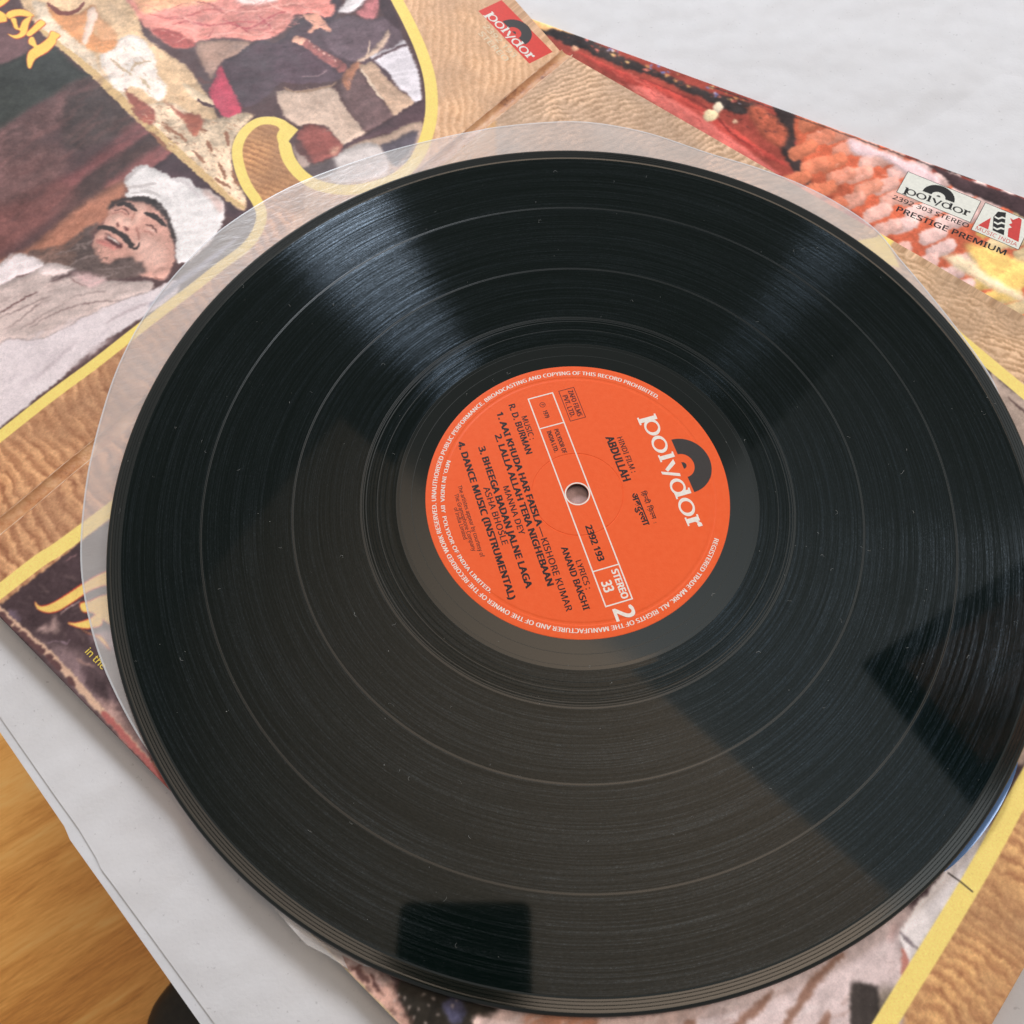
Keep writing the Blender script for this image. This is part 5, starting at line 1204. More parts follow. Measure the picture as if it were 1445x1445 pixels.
for i in range(NSP):
    for j in range(6): fs.append((i * 7 + j, i * 7 + j + 1, i * 7 + j + 8, i * 7 + j + 7))
spn = keep(py_obj('spine', vs, fs, M_SPINE, None, True), gf)
t2 = NT('crease wear'); t2.set(Roughness=.6); t2.link(t2.ramp(t2.noise(t2.pos(), 300, 4), [(.3, lin((206, 150, 104))), (.7, lin((240, 214, 186)))]), t2.b.inputs['Base Color'])
for vv, ww in ((2.75, .2), (-2.75, .3)):
    pts = [mapB(u, -vv + .1 * math.sin(u * .21))[:2] for u in range(-1, 307, 3)]
    keep(polyline('crease', pts, ww, (-2.36 if vv < 0 else -2.80), t2.m, None), gf)
tag(gf, 'open gatefold record sleeve with desert sand print and yellow borders, lying under the black record', 'record sleeve')


AX = (8.2, -34.8)
lay_a = lambda o, dz: lay(mapA, o, AX, dz)
P = Print(lay_a((6.0, 43.6), .02)); P.rect(0, 0, 36.7, 12.2); keep(P.done('label_tag', TAG_RED, None), gf)
P = Print(lay_a((9.0, 25.4), .035)); logo_letters(P, 0, 0, .72, .72); keep(P.done('logo_lettering', TAG_WHITE, None), gf)
P = Print(lay_a((9.0, 25.4), .03)); logo_disc(P, 0, -1.4, .80, .80); keep(P.done('logo', INK_LOGO, None), gf)
for body, o, ln in (("2392 193", (11.6, 36.4), 22.2), ("STEREO", (16.0, 35.2), 20.0)):
    P = Print(lay_a(o, .03)); P.text(body, 0, 0, ln, 2.5, .004); keep(P.done('lettering', SAND_WHITE, None), gf)
P = Print(lambda x, y: mapB(296.1 - y, 54.0 + x, .03)); P.text("in the", 0, 0, 8.6, 2.1, .012); keep(P.done('lettering', INK_YELLOW, None), gf)

# ------------------------------------------------------------------ clear plastic inner sleeve
t = NT('milky plastic film'); pos = t.pos()
t.set(Roughness=.32); t.b.inputs['Base Color'].default_value = (.92, .865, .825, 1); t.b.inputs['Specular IOR Level'].default_value = .5
tr = t.n('ShaderNodeBsdfTransparent'); tr.inputs[0].default_value = (.98, .98, 1, 1)
mxs = t.n('ShaderNodeMixShader'); hz = t.math('ADD', t.math('MULTIPLY', t.noise(pos, 35, 4),   .26), .30)
t.link(hz, mxs.inputs[0]); t.link(tr.outputs[0], mxs.inputs[1]); t.link(t.b.outputs[0], mxs.inputs[2]); t.link(mxs.outputs[0], t.out.inputs['Surface'])
t.bump(t.math('ADD', t.noise(t.turned(pos, 30, (1, 2.6, 1)), 120, 3, .6, .6), t.math('MULTIPLY', t.noise(pos, 500, 2), .15)), .12, .002)
M_FILM = t.m
t = NT('film weld seam'); t.set(Roughness=.3); t.b.inputs['Base Color'].default_value = (.82, .83, .85, 1)
tr = t.n('ShaderNodeBsdfTransparent'); mxs = t.n('ShaderNodeMixShader'); mxs.inputs[0].default_value = .62
t.link(tr.outputs[0], mxs.inputs[1]); t.link(t.b.outputs[0], mxs.inputs[2]); t.link(mxs.outputs[0], t.out.inputs['Surface'])
M_SEAM = t.m
FILM = [(-78.6, -130.6), (-96, -112.6), (-115, -93.4), (-128.3, -80.2), (-142.3, -60.2), (-150.8, -43.4), (-156.8, -26), (-159.9, -8), (-161.3, 14), (-160.2, 38), (-157, 57), (-151.0, 76), (-142, 94), (-129.8, 111.2), (-108.6, 130.4), (-83, 145.4), (-59, 156.0), (-35, 163.2), (-11, 167.0), (9, 167.4), (32, 162.0), (55.6, 151.3), (74, 143.6), (90, 135), (104, 124.5), (115.4, 112.5), (122, 99), (128.4, 86.5), (137, 68), (144.8, 47.5), (147, 32), (149.3, 8), (147.6, -22), (138.5, -50), (125, -76), (108, -98), (90, -118), (40, -138), (0, -142), (-30, -144), (-60, -138.6)]


def film_z(x, y):
    s_ = (x - ORG[0]) * NA[0] + (y - ORG[1]) * NA[1]
    if s_ > -3: base = ZA + math.sin(TA) * max(s_, 2.9) + .3
    else: base = ZB + .22
    r = math.hypot(x, y)
    if r < 152: return min(max(base, -2.15), -1.95)
    return max(base, -2.15 - (r - 152) * .02) + .12 * math.sin(math.atan2(y, x) * 9)
me_v = []; fcs = []
dense = [tuple(p) for p in catmull(FILM[:33], False, 6)] + [tuple(p) for p in catmull(FILM[33:], False, 2)]
ND = len(dense)
for k in (1.0, .985, .97, .955, .94, .92, .88, .6, .2):
    for x, y in dense: me_v.append((x * k * MM, y * k * MM, film_z(x * k, y * k) * MM))
for j in range(8):
    for i in range(ND): fcs.append((j * ND + i, j * ND + (i + 1) % ND, (j + 1) * ND + (i + 1) % ND, (j + 1) * ND + i))
fi = py_obj('inner_sleeve', me_v, fcs, M_FILM, None, True)
tag(fi, 'round bottomed milky plastic inner sleeve lying between the black record and the printed gatefold', 'inner sleeve')
edge = []; ef = []
for x, y in dense:
    r = math.hypot(x, y); z = film_z(x, y) + .06
    for q in (0, .55): edge.append(((x - x / r * q) * MM, (y - y / r * q) * MM, z * MM))
for i in range(ND - 1): ef.append((2 * i, 2 * i + 1, 2 * i + 3, 2 * i + 2))
keep(py_obj('weld_seam', edge, ef, M_SEAM), fi)
# curled film lip catching the window beside the record's near right edge
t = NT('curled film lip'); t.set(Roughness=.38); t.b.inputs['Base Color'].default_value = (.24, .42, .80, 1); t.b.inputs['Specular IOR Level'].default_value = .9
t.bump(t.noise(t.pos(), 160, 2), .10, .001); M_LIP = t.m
lv, lf = [], []
for i in range(25):
    a = R(-49.5 + 15.5 * i / 24); w = 1.25 * math.sin(math.pi * i / 24) ** .6 + .05
    for q in (0, .5, 1): lv.append(((150.75 + w * q) * math.cos(a) * MM, (150.75 + w * q) * math.sin(a) * MM, (-2.05 + .82 * w * q + .03 * math.sin(i * .9 + q)) * MM))
for i in range(24):
    for j in range(2): lf.append((i * 3 + j, i * 3 + 3 + j, i * 3 + 4 + j, i * 3 + 1 + j))
keep(py_obj('curled_lip', lv, lf, M_LIP, None, True), fi)
# crumpled corner at the lower left
cv_ = [(-86.6, -123.2, -2.2), (-78.4, -130.9, -1.2), (-75.4, -133.6, -1.9), (-77.6, -129.6, -1.6), (-84.4, -122.8, -2.1), (-70, -136, -2.0), (-64, -139.4, -2.15), (-66, -135.8, -2.1)]
keep(py_obj('crumpled_corner', [tuple(c * MM for c in q) for q in cv_], [(0, 1, 3, 4), (1, 2, 3), (2, 5, 3), (5, 6, 7), (3, 5, 7)], M_FILM, None, True), fi)

# ------------------------------------------------------------------ the record
def vinyl(name, rough, aniso, coat, streak, bump):
    t = NT(name); b_ = t.b; pos = t.pos()
    b_.inputs['Base Color'].default_value = (.0013, .0044, .0034, 1)
    b_.inputs['IOR'].default_value = VIOR
    if aniso: b_.inputs['Specular Tint'].default_value = (.55, .76, 1, 1)  # window's blue put into the tint of the groove sheen
    sp = t.n('ShaderNodeSeparateXYZ'); t.link(pos, sp.inputs[0])
    r2 = t.math('SQRT', t.math('ADD', t.math('POWER', sp.outputs[0], 2), t.math('POWER', sp.outputs[1], 2)))
    cx = t.math('DIVIDE', sp.outputs[0], r2); cy = t.math('DIVIDE', sp.outputs[1], r2)
    cb = t.n('ShaderNodeCombineXYZ'); t.link(t.math('MULTIPLY', cx, 1.6), cb.inputs[0]); t.link(t.math('MULTIPLY', cy, 1.6), cb.inputs[1]); t.link(t.math('MULTIPLY', r2, 2600), cb.inputs[2])
    n1 = t.noise(cb.outputs[0], 1.0, 3, .7)
    cb2 = t.n('ShaderNodeCombineXYZ'); t.link(t.math('MULTIPLY', cx, 26), cb2.inputs[0]); t.link(t.math('MULTIPLY', cy, 26), cb2.inputs[1]); t.link(t.math('MULTIPLY', r2, 1500), cb2.inputs[2])
    n2 = t.noise(cb2.outputs[0], 1.0, 3, .6)
    cb3 = t.n('ShaderNodeCombineXYZ'); t.link(t.math('MULTIPLY', cx, .3), cb3.inputs[0]); t.link(t.math('MULTIPLY', cy, .3), cb3.inputs[1]); t.link(t.math('MULTIPLY', r2, 330), cb3.inputs[2])
    n3 = t.noise(cb3.outputs[0], 1.0, 2, .6)
    if aniso:
        tg = t.n('ShaderNodeTangent', direction_type='RADIAL', axis='Z'); t.link(tg.outputs[0], b_.inputs['Tangent'])
        b_.inputs['Anisotropic'].default_value = aniso; b_.inputs['Anisotropic Rotation'].default_value = 0.25
    var = t.math('ADD', t.math('ADD', t.math('MULTIPLY', n1, .5), t.math('MULTIPLY', n2, .25)), t.math('MULTIPLY', n3, .25))
    t.link(t.math('ADD', t.math('MULTIPLY', t.math('SUBTRACT', var, .5), streak * .8), rough), b_.inputs['Roughness'])
    if aniso:      # groove by groove some passages glint, others stay dull
        k = t.math('MULTIPLY', t.ramp(n1, [(.36, (.12, .12, .12)), (.50, (.7, .7, .7)), (.64, (2.5, 2.5, 2.5))]), t.ramp(n2, [(.35, (.7, .7, .7)), (.65, (1.3, 1.3, 1.3))]))
        cbs = t.n('ShaderNodeCombineXYZ'); t.link(t.math('MULTIPLY', cx, 150), cbs.inputs[0]); t.link(t.math('MULTIPLY', cy, 150), cbs.inputs[1]); t.link(t.math('MULTIPLY', r2, 3000), cbs.inputs[2])
        k = t.math('MULTIPLY', k, t.ramp(t.noise(cbs.outputs[0], 1.0, 2, .7), [(.38, (.55, .55, .55)), (.58, (1, 1, 1)), (.72, (2.4, 2.4, 2.4))]))
        t.link(t.math('MULTIPLY', k, SPEC), b_.inputs['Specular IOR Level'])
    else: b_.inputs['Specular IOR Level'].default_value = .5
    b_.inputs['Coat Weight'].default_value = coat; b_.inputs['Coat Roughness'].default_value = .05; b_.inputs['Coat IOR'].default_value = 1.6
    cb4 = t.n('ShaderNodeCombineXYZ'); t.link(t.math('MULTIPLY', cx, 95), cb4.inputs[0]); t.link(t.math('MULTIPLY', cy, 95), cb4.inputs[1]); t.link(t.math('MULTIPLY', r2, 2300), cb4.inputs[2])
    n4 = t.noise(cb4.outputs[0], 1.0, 2, .6)
    if aniso: t.link(t.math('MULTIPLY', coat * 2, t.math('ADD', t.math('MULTIPLY', n4, .34), t.math('ADD', .26, t.math('MULTIPLY', n1, .14)))), b_.inputs['Coat Weight'])
    if bump: t.bump(t.math('ADD', t.math('ADD', n1, t.math('MULTIPLY', n2, .6)), t.math('MULTIPLY', n4, .8)), bump, .0004)
    return t.m
VIOR, SPEC = 1.62, .095
M_GROOVE = vinyl('grooved vinyl', .20, 1.0, .37, .14, .04)
M_LEADOUT = vinyl('wide grooved vinyl', .22, 1.0, .34, .2, .05)
M_LAND = vinyl('smooth vinyl', .10, 0, 0, .05, .004)
M_LAND.node_tree.nodes['Principled BSDF'].inputs['IOR'].default_value = 1.60
M_RIM = vinyl('rim vinyl', .12, 0, 0, .06, .01)
M_RIM.node_tree.nodes['Principled BSDF'].inputs['IOR'].default_value = 1.80
M_EDGE = vinyl('edge vinyl', .30, 0, 0, .05, 0)
rec = empty('vinyl_record', (0, 0, -1.7 * MM))
NSEG = 320


def lathe(name, prof, mat, parent, smooth=True):
    vs = []; fs = []
    for i in range(NSEG):
        a = 2 * math.pi * i / NSEG; c, s_ = math.cos(a), math.sin(a)
        for r, z in prof: vs.append((r * c * MM, r * s_ * MM, z * MM))
    k = len(prof)
    for i in range(NSEG):
        j = (i + 1) % NSEG
        for q in range(k - 1): fs.append((i * k + q, i * k + q + 1, j * k + q + 1, j * k + q))
    return keep(py_obj(name, vs, fs, mat, None, smooth), parent)
GZ = -.18
# smooth run-out area with its single groove, the grooved bands, the gaps between tracks
lathe('dead_wax', [(49.25, -.06), (53.5, -.07), (57.4, -.09), (58.3, -.12), (58.75, -.13)], M_LAND, rec, False)
lo = [(58.75, -.13), (60.2, GZ)]
for rr in (62.3, 63.9, 65.2, 66.3, 67.3, 68.1, 68.8): lo += [(rr - .16, GZ), (rr - .05, GZ - .008), (rr + .05, GZ - .008), (rr + .16, GZ)]
lathe('lead_out_band', lo + [(69.7, GZ)], M_LEADOUT, rec, False)
for rr, ww, zz in ((53.75, .20, -.068), (57.5, .14, -.087), (58.7, .12, -.125), (64.8, .22, GZ + .004), (68.4, .3, GZ + .004), (69.3, .26, GZ + .004)):
    lathe('run_out_groove', [(rr - ww / 2, zz + .003), (rr + ww / 2, zz + .003)], M_EDGE, rec)
prev = 69.7
for gap, end in ((70.0, 91.6), (91.9, 120.6), (120.9, 145.75)):
    lathe('track_gap', [(prev, GZ), (prev + .24, GZ + .003)], M_EDGE, rec, False)
    lathe('track_gap', [(prev + .24, GZ + .003), (prev + .47, GZ + .003)], M_LAND, rec, False)
    lathe('track_gap', [(prev + .47, GZ + .003), (prev + .68, GZ)], M_EDGE, rec, False)
    lathe('track_band', [(prev + .68, GZ), ((prev + end) / 2, GZ - .004), (end, GZ)], M_GROOVE, rec)
    prev = end
rim = [(145.75, GZ), (145.9, GZ + .05), (146.25, GZ + .16)]
for rr in (146.85, 147.75, 148.6): rim += [(rr - .12, GZ + .16 + (rr - 146.2) * .03), (rr - .03, GZ + .05 + (rr - 146.2) * .03), (rr + .03, GZ + .05 + (rr - 146.2) * .03), (rr + .12, GZ + .16 + (rr - 146.2) * .03)]
rim += [(149.1, GZ + .26), (149.45, GZ + .27)]
lathe('rim', rim, M_RIM, rec, False)
lathe('outer_edge', [(149.45, GZ + .27), (149.9, -.05), (150.25, -.30), (150.45, -.60), (150.5, -.95), (150.4, -1.3), (150.1, -1.55), (149.5, -1.68)], M_EDGE, rec)
lathe('underside', [(149.5, -1.68), (60, -1.62), (49, -1.72), (3.7, -1.72), (3.62, -1.6), (3.62, -.12), (3.9, -.02)], M_EDGE, rec, False)
tag(rec, 'black twelve inch vinyl record with orange red centre label, dusty and glossy', 'vinyl record')

# label
t = NT('orange label paper'); pos = t.pos(); t.set(Roughness=.5); t.b.inputs['Specular IOR Level'].default_value = .2
t.link(t.ramp(t.noise(pos, 500, 3), [(.3, (.98, .130, .030)), (.7, (1.0, .146, .038))]), t.b.inputs['Base Color'])
t.bump(t.math('ADD', t.noise(pos, 1400, 2), t.math('MULTIPLY', t.noise(pos, 90, 3), .8)), .10, .0006)
M_LABEL = t.m
lb = lathe('label', [(3.62, -.04), (3.75, .0), (14.6, 0), (14.74, -.10), (14.9, -.10), (15.04, 0), (43.5, 0), (44.0, -.09), (44.5, -.09), (44.9, 0), (48.7, 0), (49.1, -.015), (49.3, -.09)], M_LABEL, rec, False)
lb['label'] = 'orange red paper label with white and black print'
LA = R(-72.495)


def mapL(x, y): return (x * math.cos(LA) - y * math.sin(LA), x * math.sin(LA) + y * math.cos(LA), .022)
def mapL2(x, y): return mapL(x, y)[:2] + (.03,)


def lab_text(mat, *items, fm=mapL):
    for it in items:
        P = Print(fm); P.text(*it[:5], **(it[5] if len(it) > 5 else {})); keep(P.done('lettering', mat, None), lb)
B1 = dict(off=.034); B2 = dict(off=.046)
lab_text(INK_BLACK,
    ("MUSIC :", -33.2, -8.65, -23.5, 1.85), ("R. D. BURMAN", -38.9, -11.4, -18.5, 2.1, B1),
    ("1. AAI KHUDA HAR FAISLA", -37.1, -16.2, 7.1, 2.05, B2), ("KISHORE KUMAR", 11.5, -16.35, 37.2, 2.05),
    ("2. LALLA ALLAH TERA NIGHEBAAN", -28.9, -19.25, 27.8, 2.05, B2), ("MANNA DEY", -9.8, -22.35, 8.4, 1.9),
    ("3. BHEEGA BADAN JALNE LAGA", -26.05, -25.8, 26.2, 2.1, B2), ("ASHA BHOSLE", -11.1, -28.55, 10.3, 2.0),
    ("4. DANCE MUSIC (INSTRUMENTAL)", -29.8, -31.9, 28.35, 2.1, B2),
    ("The artistes appear by courtesy of", -14.2, -36.3, 12.1, 1.3, dict(off=.008)), ("The Gramophone Company", -11.6, -38.2, 9.4, 1.3, dict(off=.008)), ("of India Limited", -7.0, -39.7, 4.8, 1.25, dict(off=.008)),
    ("LYRICS :", 21.9, -8.25, 32.3, 1.8), ("ANAND BAKSHI", 16.5, -11.15, 38.4, 2.0, B1),
    ("2392 193", 11.6, -1.4, 24.5, 2.05, B2), ("HINDI FILM :", -16.0, 19.4, -1.8, 1.75), ("ABDULLAH", -17.0, 15.75, .5, 2.6, B2),
    ("1979", -33.1, -1.05, -30.0, 1.45, B1), ("POLYDOR OF", -25.1, .25, -15.4, 1.45, B1), ("INDIA LTD.", -25.1, -2.25, -16.6, 1.4, B1))
lab_text(INK_MAROON, ("ZAFO FILMS", -38.1, 9.65, -27.4, 1.6, B1), ("PVT. LTD.", -36.9, 7.25, -27.8, 1.65, B1))
lab_text(INK_WHITE, ("STEREO", 28.3, 1.4, 38.5, 2.1, B2), ("33", 31.2, -3.0, 35.0, 3.1, dict(off=.04)), ("2", 40.5, -2.6, 45.0, 6.2, dict(off=.03)))
P = Print(mapL); P.rect(7.5, -15.55, 11.2, -15.25); keep(P.done('lettering', INK_BLACK, None), lb)
P = Print(mapL); P.ring(-35.4, -.35, 1.0, 1.0, .82, .82); P.text("P", -35.75, -.85, -35.05, 1.05); keep(P.done('lettering', INK_BLACK, None), lb)
P = Print(mapL); P.frame(-39.0, 6.5, -26.4, 12.1, .22); keep(P.done('box_outline', INK_MAROON, None), lb)
P = Print(mapL); P.frame(-39.15, -4.5, 39.4, 4.6, .42); P.rect(-26.9, -4.08, -26.5, 4.18); P.rect(26.95, -4.08, 27.35, 4.18); P.ring(0, 0, 4.15, 4.15, 3.72, 3.72); keep(P.done('white_frame', INK_WHITE, None), lb)
P = Print(mapL); logo_letters(P, 0, 30, 1, 1); keep(P.done('logo_lettering', INK_WHITE, None), lb)
P = Print(mapL); logo_disc(P, 0, 30, 1, 1); keep(P.done('logo', INK_LOGO, None), lb)
P = Print(mapL); P.arc("REGISTERED TRADE MARK. ALL RIGHTS OF THE MANUFACTURER AND OF THE OWNER OF THE RECORDED WORK RESERVED. UNAUTHORISED PUBLIC PERFORMANCE. BROADCASTING AND COPYING OF THIS RECORD PROHIBITED.", 45.75, 52.9, -235.6, 1.45, off=.03)
keep(P.done('lettering', INK_WHITE, None), lb)
P = Print(mapL); P.arc("MFD. IN INDIA  BY  POLYDOR OF INDIA LIMITED.", 44.3, -123.6, -56.4, 1.25, off=.028, outward=False); keep(P.done('lettering', INK_WHITE, None), lb)


def half(ch, frac, off):
    """half form: the letter without its right-hand stem"""
    v, f, a = glyph(ch, off); bm = bmesh.new(); vv = [bm.verts.new((x, y, 0)) for x, y in v]
    for q in f:
        try: bm.faces.new([vv[i] for i in q])
        except ValueError: pass
    bmesh.ops.bisect_plane(bm, geom=bm.verts[:] + bm.edges[:] + bm.faces[:], plane_co=(a * frac, 0, 0), plane_no=(1, 0, 0), clear_outer=True)
    bm.verts.index_update()
    r = ([(q.co.x, q.co.y) for q in bm.verts], [tuple(w.index for w in q.verts) for q in bm.faces], a * frac); bm.free(); return r


def devanagari(seq, x0, y0, x1, cap, off):
    P = Print(mapL); parts = []; x = 0
    for it in seq:
        if it == ' ': x += .35; continue
        if it == ':':
            v, f, a = glyph(':', off); parts.append((x + .12, v, f)); x += a + .2; continue
        if isinstance(it, tuple):
            if it[0] == 'half': v, f, a = half(it[1], it[2], off); parts.append((x, v, f)); x += a; continue
            if it[0] == 'over': v, f, a = glyph(it[1], off); parts.append((x + it[2], v, f)); continue
            if it[0] == 'pre':  v, f, a = glyph(it[1], off); parts.append((x, v, f)); x += .273; continue
            if it[0] == 'post': v, f, a = glyph(it[1], off); mx_ = max(p[0] for p in v); parts.append((x, v, f)); x += mx_; continue
        v, f, a = glyph(it, off); parts.append((x, v, f)); x += max(p[0] for p in v)
    sx = (x1 - x0) / x; sz = cap / .622
    for px, v, f in parts: P.add([(x0 + (px + p[0]) * sx, y0 + p[1] * sz) for p in v], f)
    keep(P.done('lettering', INK_BLACK, None), lb)
devanagari([('pre', 'ि'), 'ह', ('half', 'न', .60), 'द', ('post', 'ी'), ' ', ('pre', 'ि'), 'फ', ('over', '़', -.25), ('half', 'ल', .66), 'म', ' ', ':'], 5.4, 19.9, 17.5, 1.35, .016)
devanagari(['अ', 'ब', 'द', ('over', 'ु', -.05), ('half', 'ल', .66), 'ल', 'ा'], 5.2, 16.5, 17.2, 1.9, .03)

# ------------------------------------------------------------------ dust and lint on the record
t = NT('pale dust'); t.set(Roughness=.9); t.b.inputs['Base Color'].default_value = (.44, .44, .42, 1); M_DUST = t.m
vs, fs = [], []


def surf(r): return .03 if r < 49.3 else (-.07 if r < 58.3 else (GZ + .01 if r < 145.8 else GZ + .2 + (r - 146) * .1))
for i in range(340):
    if i % 3: r, a = math.sqrt(rnd.uniform(3.9 ** 2, 149 ** 2)), rnd.uniform(0, 2 * math.pi)
    else: r, a = min(148, max(5, r + rnd.gauss(0, 5))), a + rnd.gauss(0, .06)
    if r < 49 and rnd.random() < .8: continue
    s_ = rnd.choice((.04, .05, .06, .07, .09, .15)) * rnd.uniform(.6, 1.1); x, y, z = r * math.cos(a), r * math.sin(a), surf(r); k = len(vs)
    for j in range(5):
        b_ = j * 1.2566 + rnd.uniform(-.4, .4); q = s_ * rnd.uniform(.5, 1.1); vs.append(((x + q * math.cos(b_)) * MM, (y + q * math.sin(b_)) * MM, z * MM))
    vs.append((x * MM, y * MM, (z + s_ * .7) * MM))
    for j in range(5): fs.append((k + j, k + (j + 1) % 5, k + 5))
tag(py_obj('dust', vs, fs, M_DUST), 'pale dust specks scattered over the black record', kind='stuff')
vs, fs = [], []
for i in range(90):
    r = math.sqrt(rnd.uniform(51 ** 2, 148 ** 2)); a = rnd.uniform(0, 2 * math.pi); x, y = r * math.cos(a), r * math.sin(a); z = surf(r)
    d = rnd.uniform(0, 6.28); cu = rnd.uniform(-1.1, 1.1); n_ = rnd.randint(5, 9); st = rnd.uniform(.12, .34); w = rnd.uniform(.010, .028); k = len(vs)
    for j in range(n_):
        zz = z + .05 + .18 * math.sin(math.pi * j / (n_ - 1)) * rnd.uniform(.5, 1)
        vs += [((x - w * math.sin(d)) * MM, (y + w * math.cos(d)) * MM, zz * MM), ((x + w * math.sin(d)) * MM, (y - w * math.cos(d)) * MM, zz * MM)]
        x += st * math.cos(d); y += st * math.sin(d); d += cu * .55 + rnd.uniform(-.15, .15)
    for j in range(n_ - 1): fs.append((k + 2 * j, k + 2 * j + 1, k + 2 * j + 3, k + 2 * j + 2))
tag(py_obj('lint', vs, fs, M_DUST), 'thin curled lint fibres lying on the black record', kind='stuff')

# ------------------------------------------------------------------ black slipper on the floor beside the table
sp = empty('slipper', (-0.14, -0.24, FLOOR * MM))

t = NT('black slipper rubber'); t.set(Roughness=.6); t.link(t.ramp(t.noise(t.pos(), 200, 4), [(.3, (.010, .010, .008)), (.7, (.022, .021, .016))]), t.b.inputs['Base Color']); M_RUB = t.m
t = NT('slipper insole'); t.set(Roughness=.8); t.link(t.ramp(t.noise(t.pos(), 90, 4), [(.3, (.20, .085, .06)), (.7, (.30, .14, .10))]), t.b.inputs['Base Color']); M_INS = t.m
HD = (-.80, .60)
TIP = (-257.0, -152.0)


def sl_pt(f, s_, z): return ((TIP[0] - HD[0] * f - HD[1] * s_) * MM, (TIP[1] - HD[1] * f + HD[0] * s_) * MM, (FLOOR + z) * MM)


def sl_half(f, k=1.0):
    w = 46 * math.sqrt(max(0, 1 - ((60 - min(f, 60)) / 60) ** 2)) - 12 * max(0, math.sin(math.pi * min(max((f - 70) / 150, 0), 1))) * .8
    if f > 215: w *= math.sqrt(max(0, 1 - ((f - 215) / 45) ** 2))
    return w * k
fsv = [0, 1, 3, 7, 13, 22, 34, 48, 64, 90, 120, 150, 180, 205, 222, 238, 250, 257, 260]
out = [(f, sl_half(f)) for f in fsv] + [(f, -sl_half(f)) for f in reversed(fsv[1:-1])]
for nm, k, z0, z1, mt in (('sole', 1.0, 0, 16, M_RUB), ('insole', .90, 14, 18, M_INS)):
    bm = bmesh.new(); v0 = [bm.verts.new(sl_pt(130 + (f - 130) * k, s_ * k, z0)) for f, s_ in out]; v1 = [bm.verts.new(sl_pt(130 + (f - 130) * k, s_ * k, z1)) for f, s_ in out]
    bm.faces.new(v0); bm.faces.new(v1)
    for i in range(len(out)): bm.faces.new((v0[i], v0[(i + 1) % len(out)], v1[(i + 1) % len(out)], v1[i]))
    bmesh.ops.recalc_face_normals(bm, faces=bm.faces[:]); keep(mesh_obj(nm, bm, mt), sp)
vs, fs = [], []
for i in range(13):
    f = 3 + i * 3.4
    for j in range(15):
        a = math.pi * j / 14; w = sl_half(f) + 1.5
        vs.append(sl_pt(f, w * math.cos(a), 13 + (10 + 26 * (i / 12) ** .5) * math.sin(a)))
for i in range(12):
    for j in range(14): fs.append((i * 15 + j, i * 15 + j + 1, i * 15 + j + 16, i * 15 + j + 15))
st = keep(py_obj('strap', vs, fs, M_RUB, None, True), sp)
md = st.modifiers.new('thick', 'SOLIDIFY'); md.thickness = .003
tag(sp, 'black open slipper on the wooden floor, half hidden below the edge of the white paper', 'slipper')


# ------------------------------------------------------------------ the phone taking the picture, mirrored in the record
ph = empty('phone', tuple(c * MM for c in EYE))
t = NT('black phone glass'); t.set(Roughness=.35); t.b.inputs['Base Color'].default_value = (.004, .004, .004, 1); t.b.inputs['Specular IOR Level'].default_value = .1; M_PH = t.m
CM = cam.matrix_world.copy()


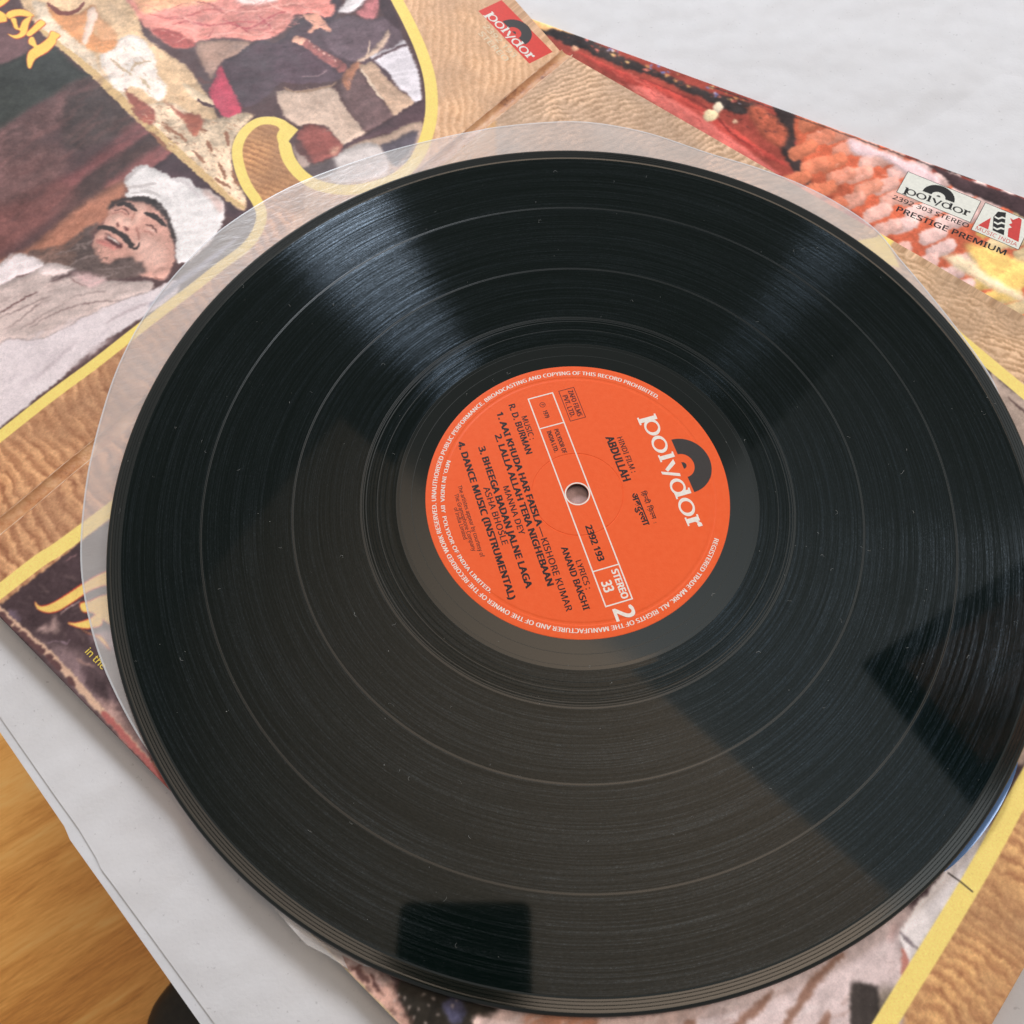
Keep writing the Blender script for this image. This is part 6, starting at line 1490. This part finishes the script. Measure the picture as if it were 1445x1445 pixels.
def ph_box(name, x0, x1, y0, y1, z0, z1, rad, mat):
    pts = []
    for cx, cy, a0 in ((x1 - rad, y1 - rad, 0), (x0 + rad, y1 - rad, 90), (x0 + rad, y0 + rad, 180), (x1 - rad, y0 + rad, 270)):
        for k in range(7): a = R(a0 + 15 * k); pts.append((cx + rad * math.cos(a), cy + rad * math.sin(a)))
    bm = bmesh.new(); vs = [bm.verts.new((x * MM, y * MM, z0 * MM)) for x, y in pts]; f = bm.faces.new(vs)
    r = bmesh.ops.extrude_face_region(bm, geom=[f])
    for q in r['geom']:
        if isinstance(q, bmesh.types.BMVert): q.co.z = z1 * MM
    bmesh.ops.recalc_face_normals(bm, faces=bm.faces[:])
    for q in bm.verts: q.co = CM @ q.co
    o = mesh_obj(name, bm, mat); keep(o, ph); return o
ph_box('body', -61, 11.5, -122, 38.5, 2.0, 10.5, 6, M_PH)
ph_box('camera_lens', -6, 6, -6, 6, 1.4, 1.95, 5.9, M_PH)
ph_box('camera_lens', -6, 6, 12, 24, 1.4, 1.95, 5.9, M_PH)
tag(ph, 'black phone held above the record, seen only as its dark reflection near the lower edge', 'phone')

# ------------------------------------------------------------------ unseen board added beyond the right edge to make the record's dark reflection
t = NT('reflected brown board'); pos = t.pos()
mp = None
t.link(t.ramp(t.noise(t.turned(pos, 31, (2, 14, 2)), 6, 6, .6, .8), [(.35, (.30, .14, .09)), (.55, (.72, .42, .30)), (.7, (.88, .58, .44))]), t.b.inputs['Base Color']); t.set(Roughness=.5); M_WAL = t.m  # brown lightened so the underside shows as a glow in the record
t = NT('dark edge band'); t.set(Roughness=.5); t.link(t.ramp(t.noise(t.pos(), 60, 3), [(.3, (.010, .007, .005)), (.7, (.02, .014, .01))]), t.b.inputs['Base Color']); M_BAND = t.m
cab = empty('unseen_board', (.40, .10, .60))
ca, cb_ = Vector((.857, .515, 0)), Vector((.515, -.857, 0)); c0 = Vector((.3156, .1263, .60))


def cab_box(name, a0, a1, b0, b1, z0, z1, mat):
    vs = [tuple(c0 + ca * a * MM + cb_ * b * MM + Vector((0, 0, z * MM))) for z in (z0, z1) for a, b in ((a0, b0), (a1, b0), (a1, b1), (a0, b1))]
    o = py_obj(name, vs, [(0, 1, 2, 3), (4, 5, 6, 7), (0, 1, 5, 4), (1, 2, 6, 5), (2, 3, 7, 6), (3, 0, 4, 7)], mat)
    return keep(o, cab)
cab_box('board', 26, 320, 22, 130, 1, 18, M_WAL)
cab_box('edge_band', 0, 346, 0, 22, 0, 20, M_BAND); cab_box('edge_band', 0, 26, 22, 130, 0, 20, M_BAND); cab_box('edge_band', 0, 346, 130, 152, 0, 20, M_BAND)
tag(cab, 'unseen board added for the dark brown reflection on the right of the record', 'shelf')
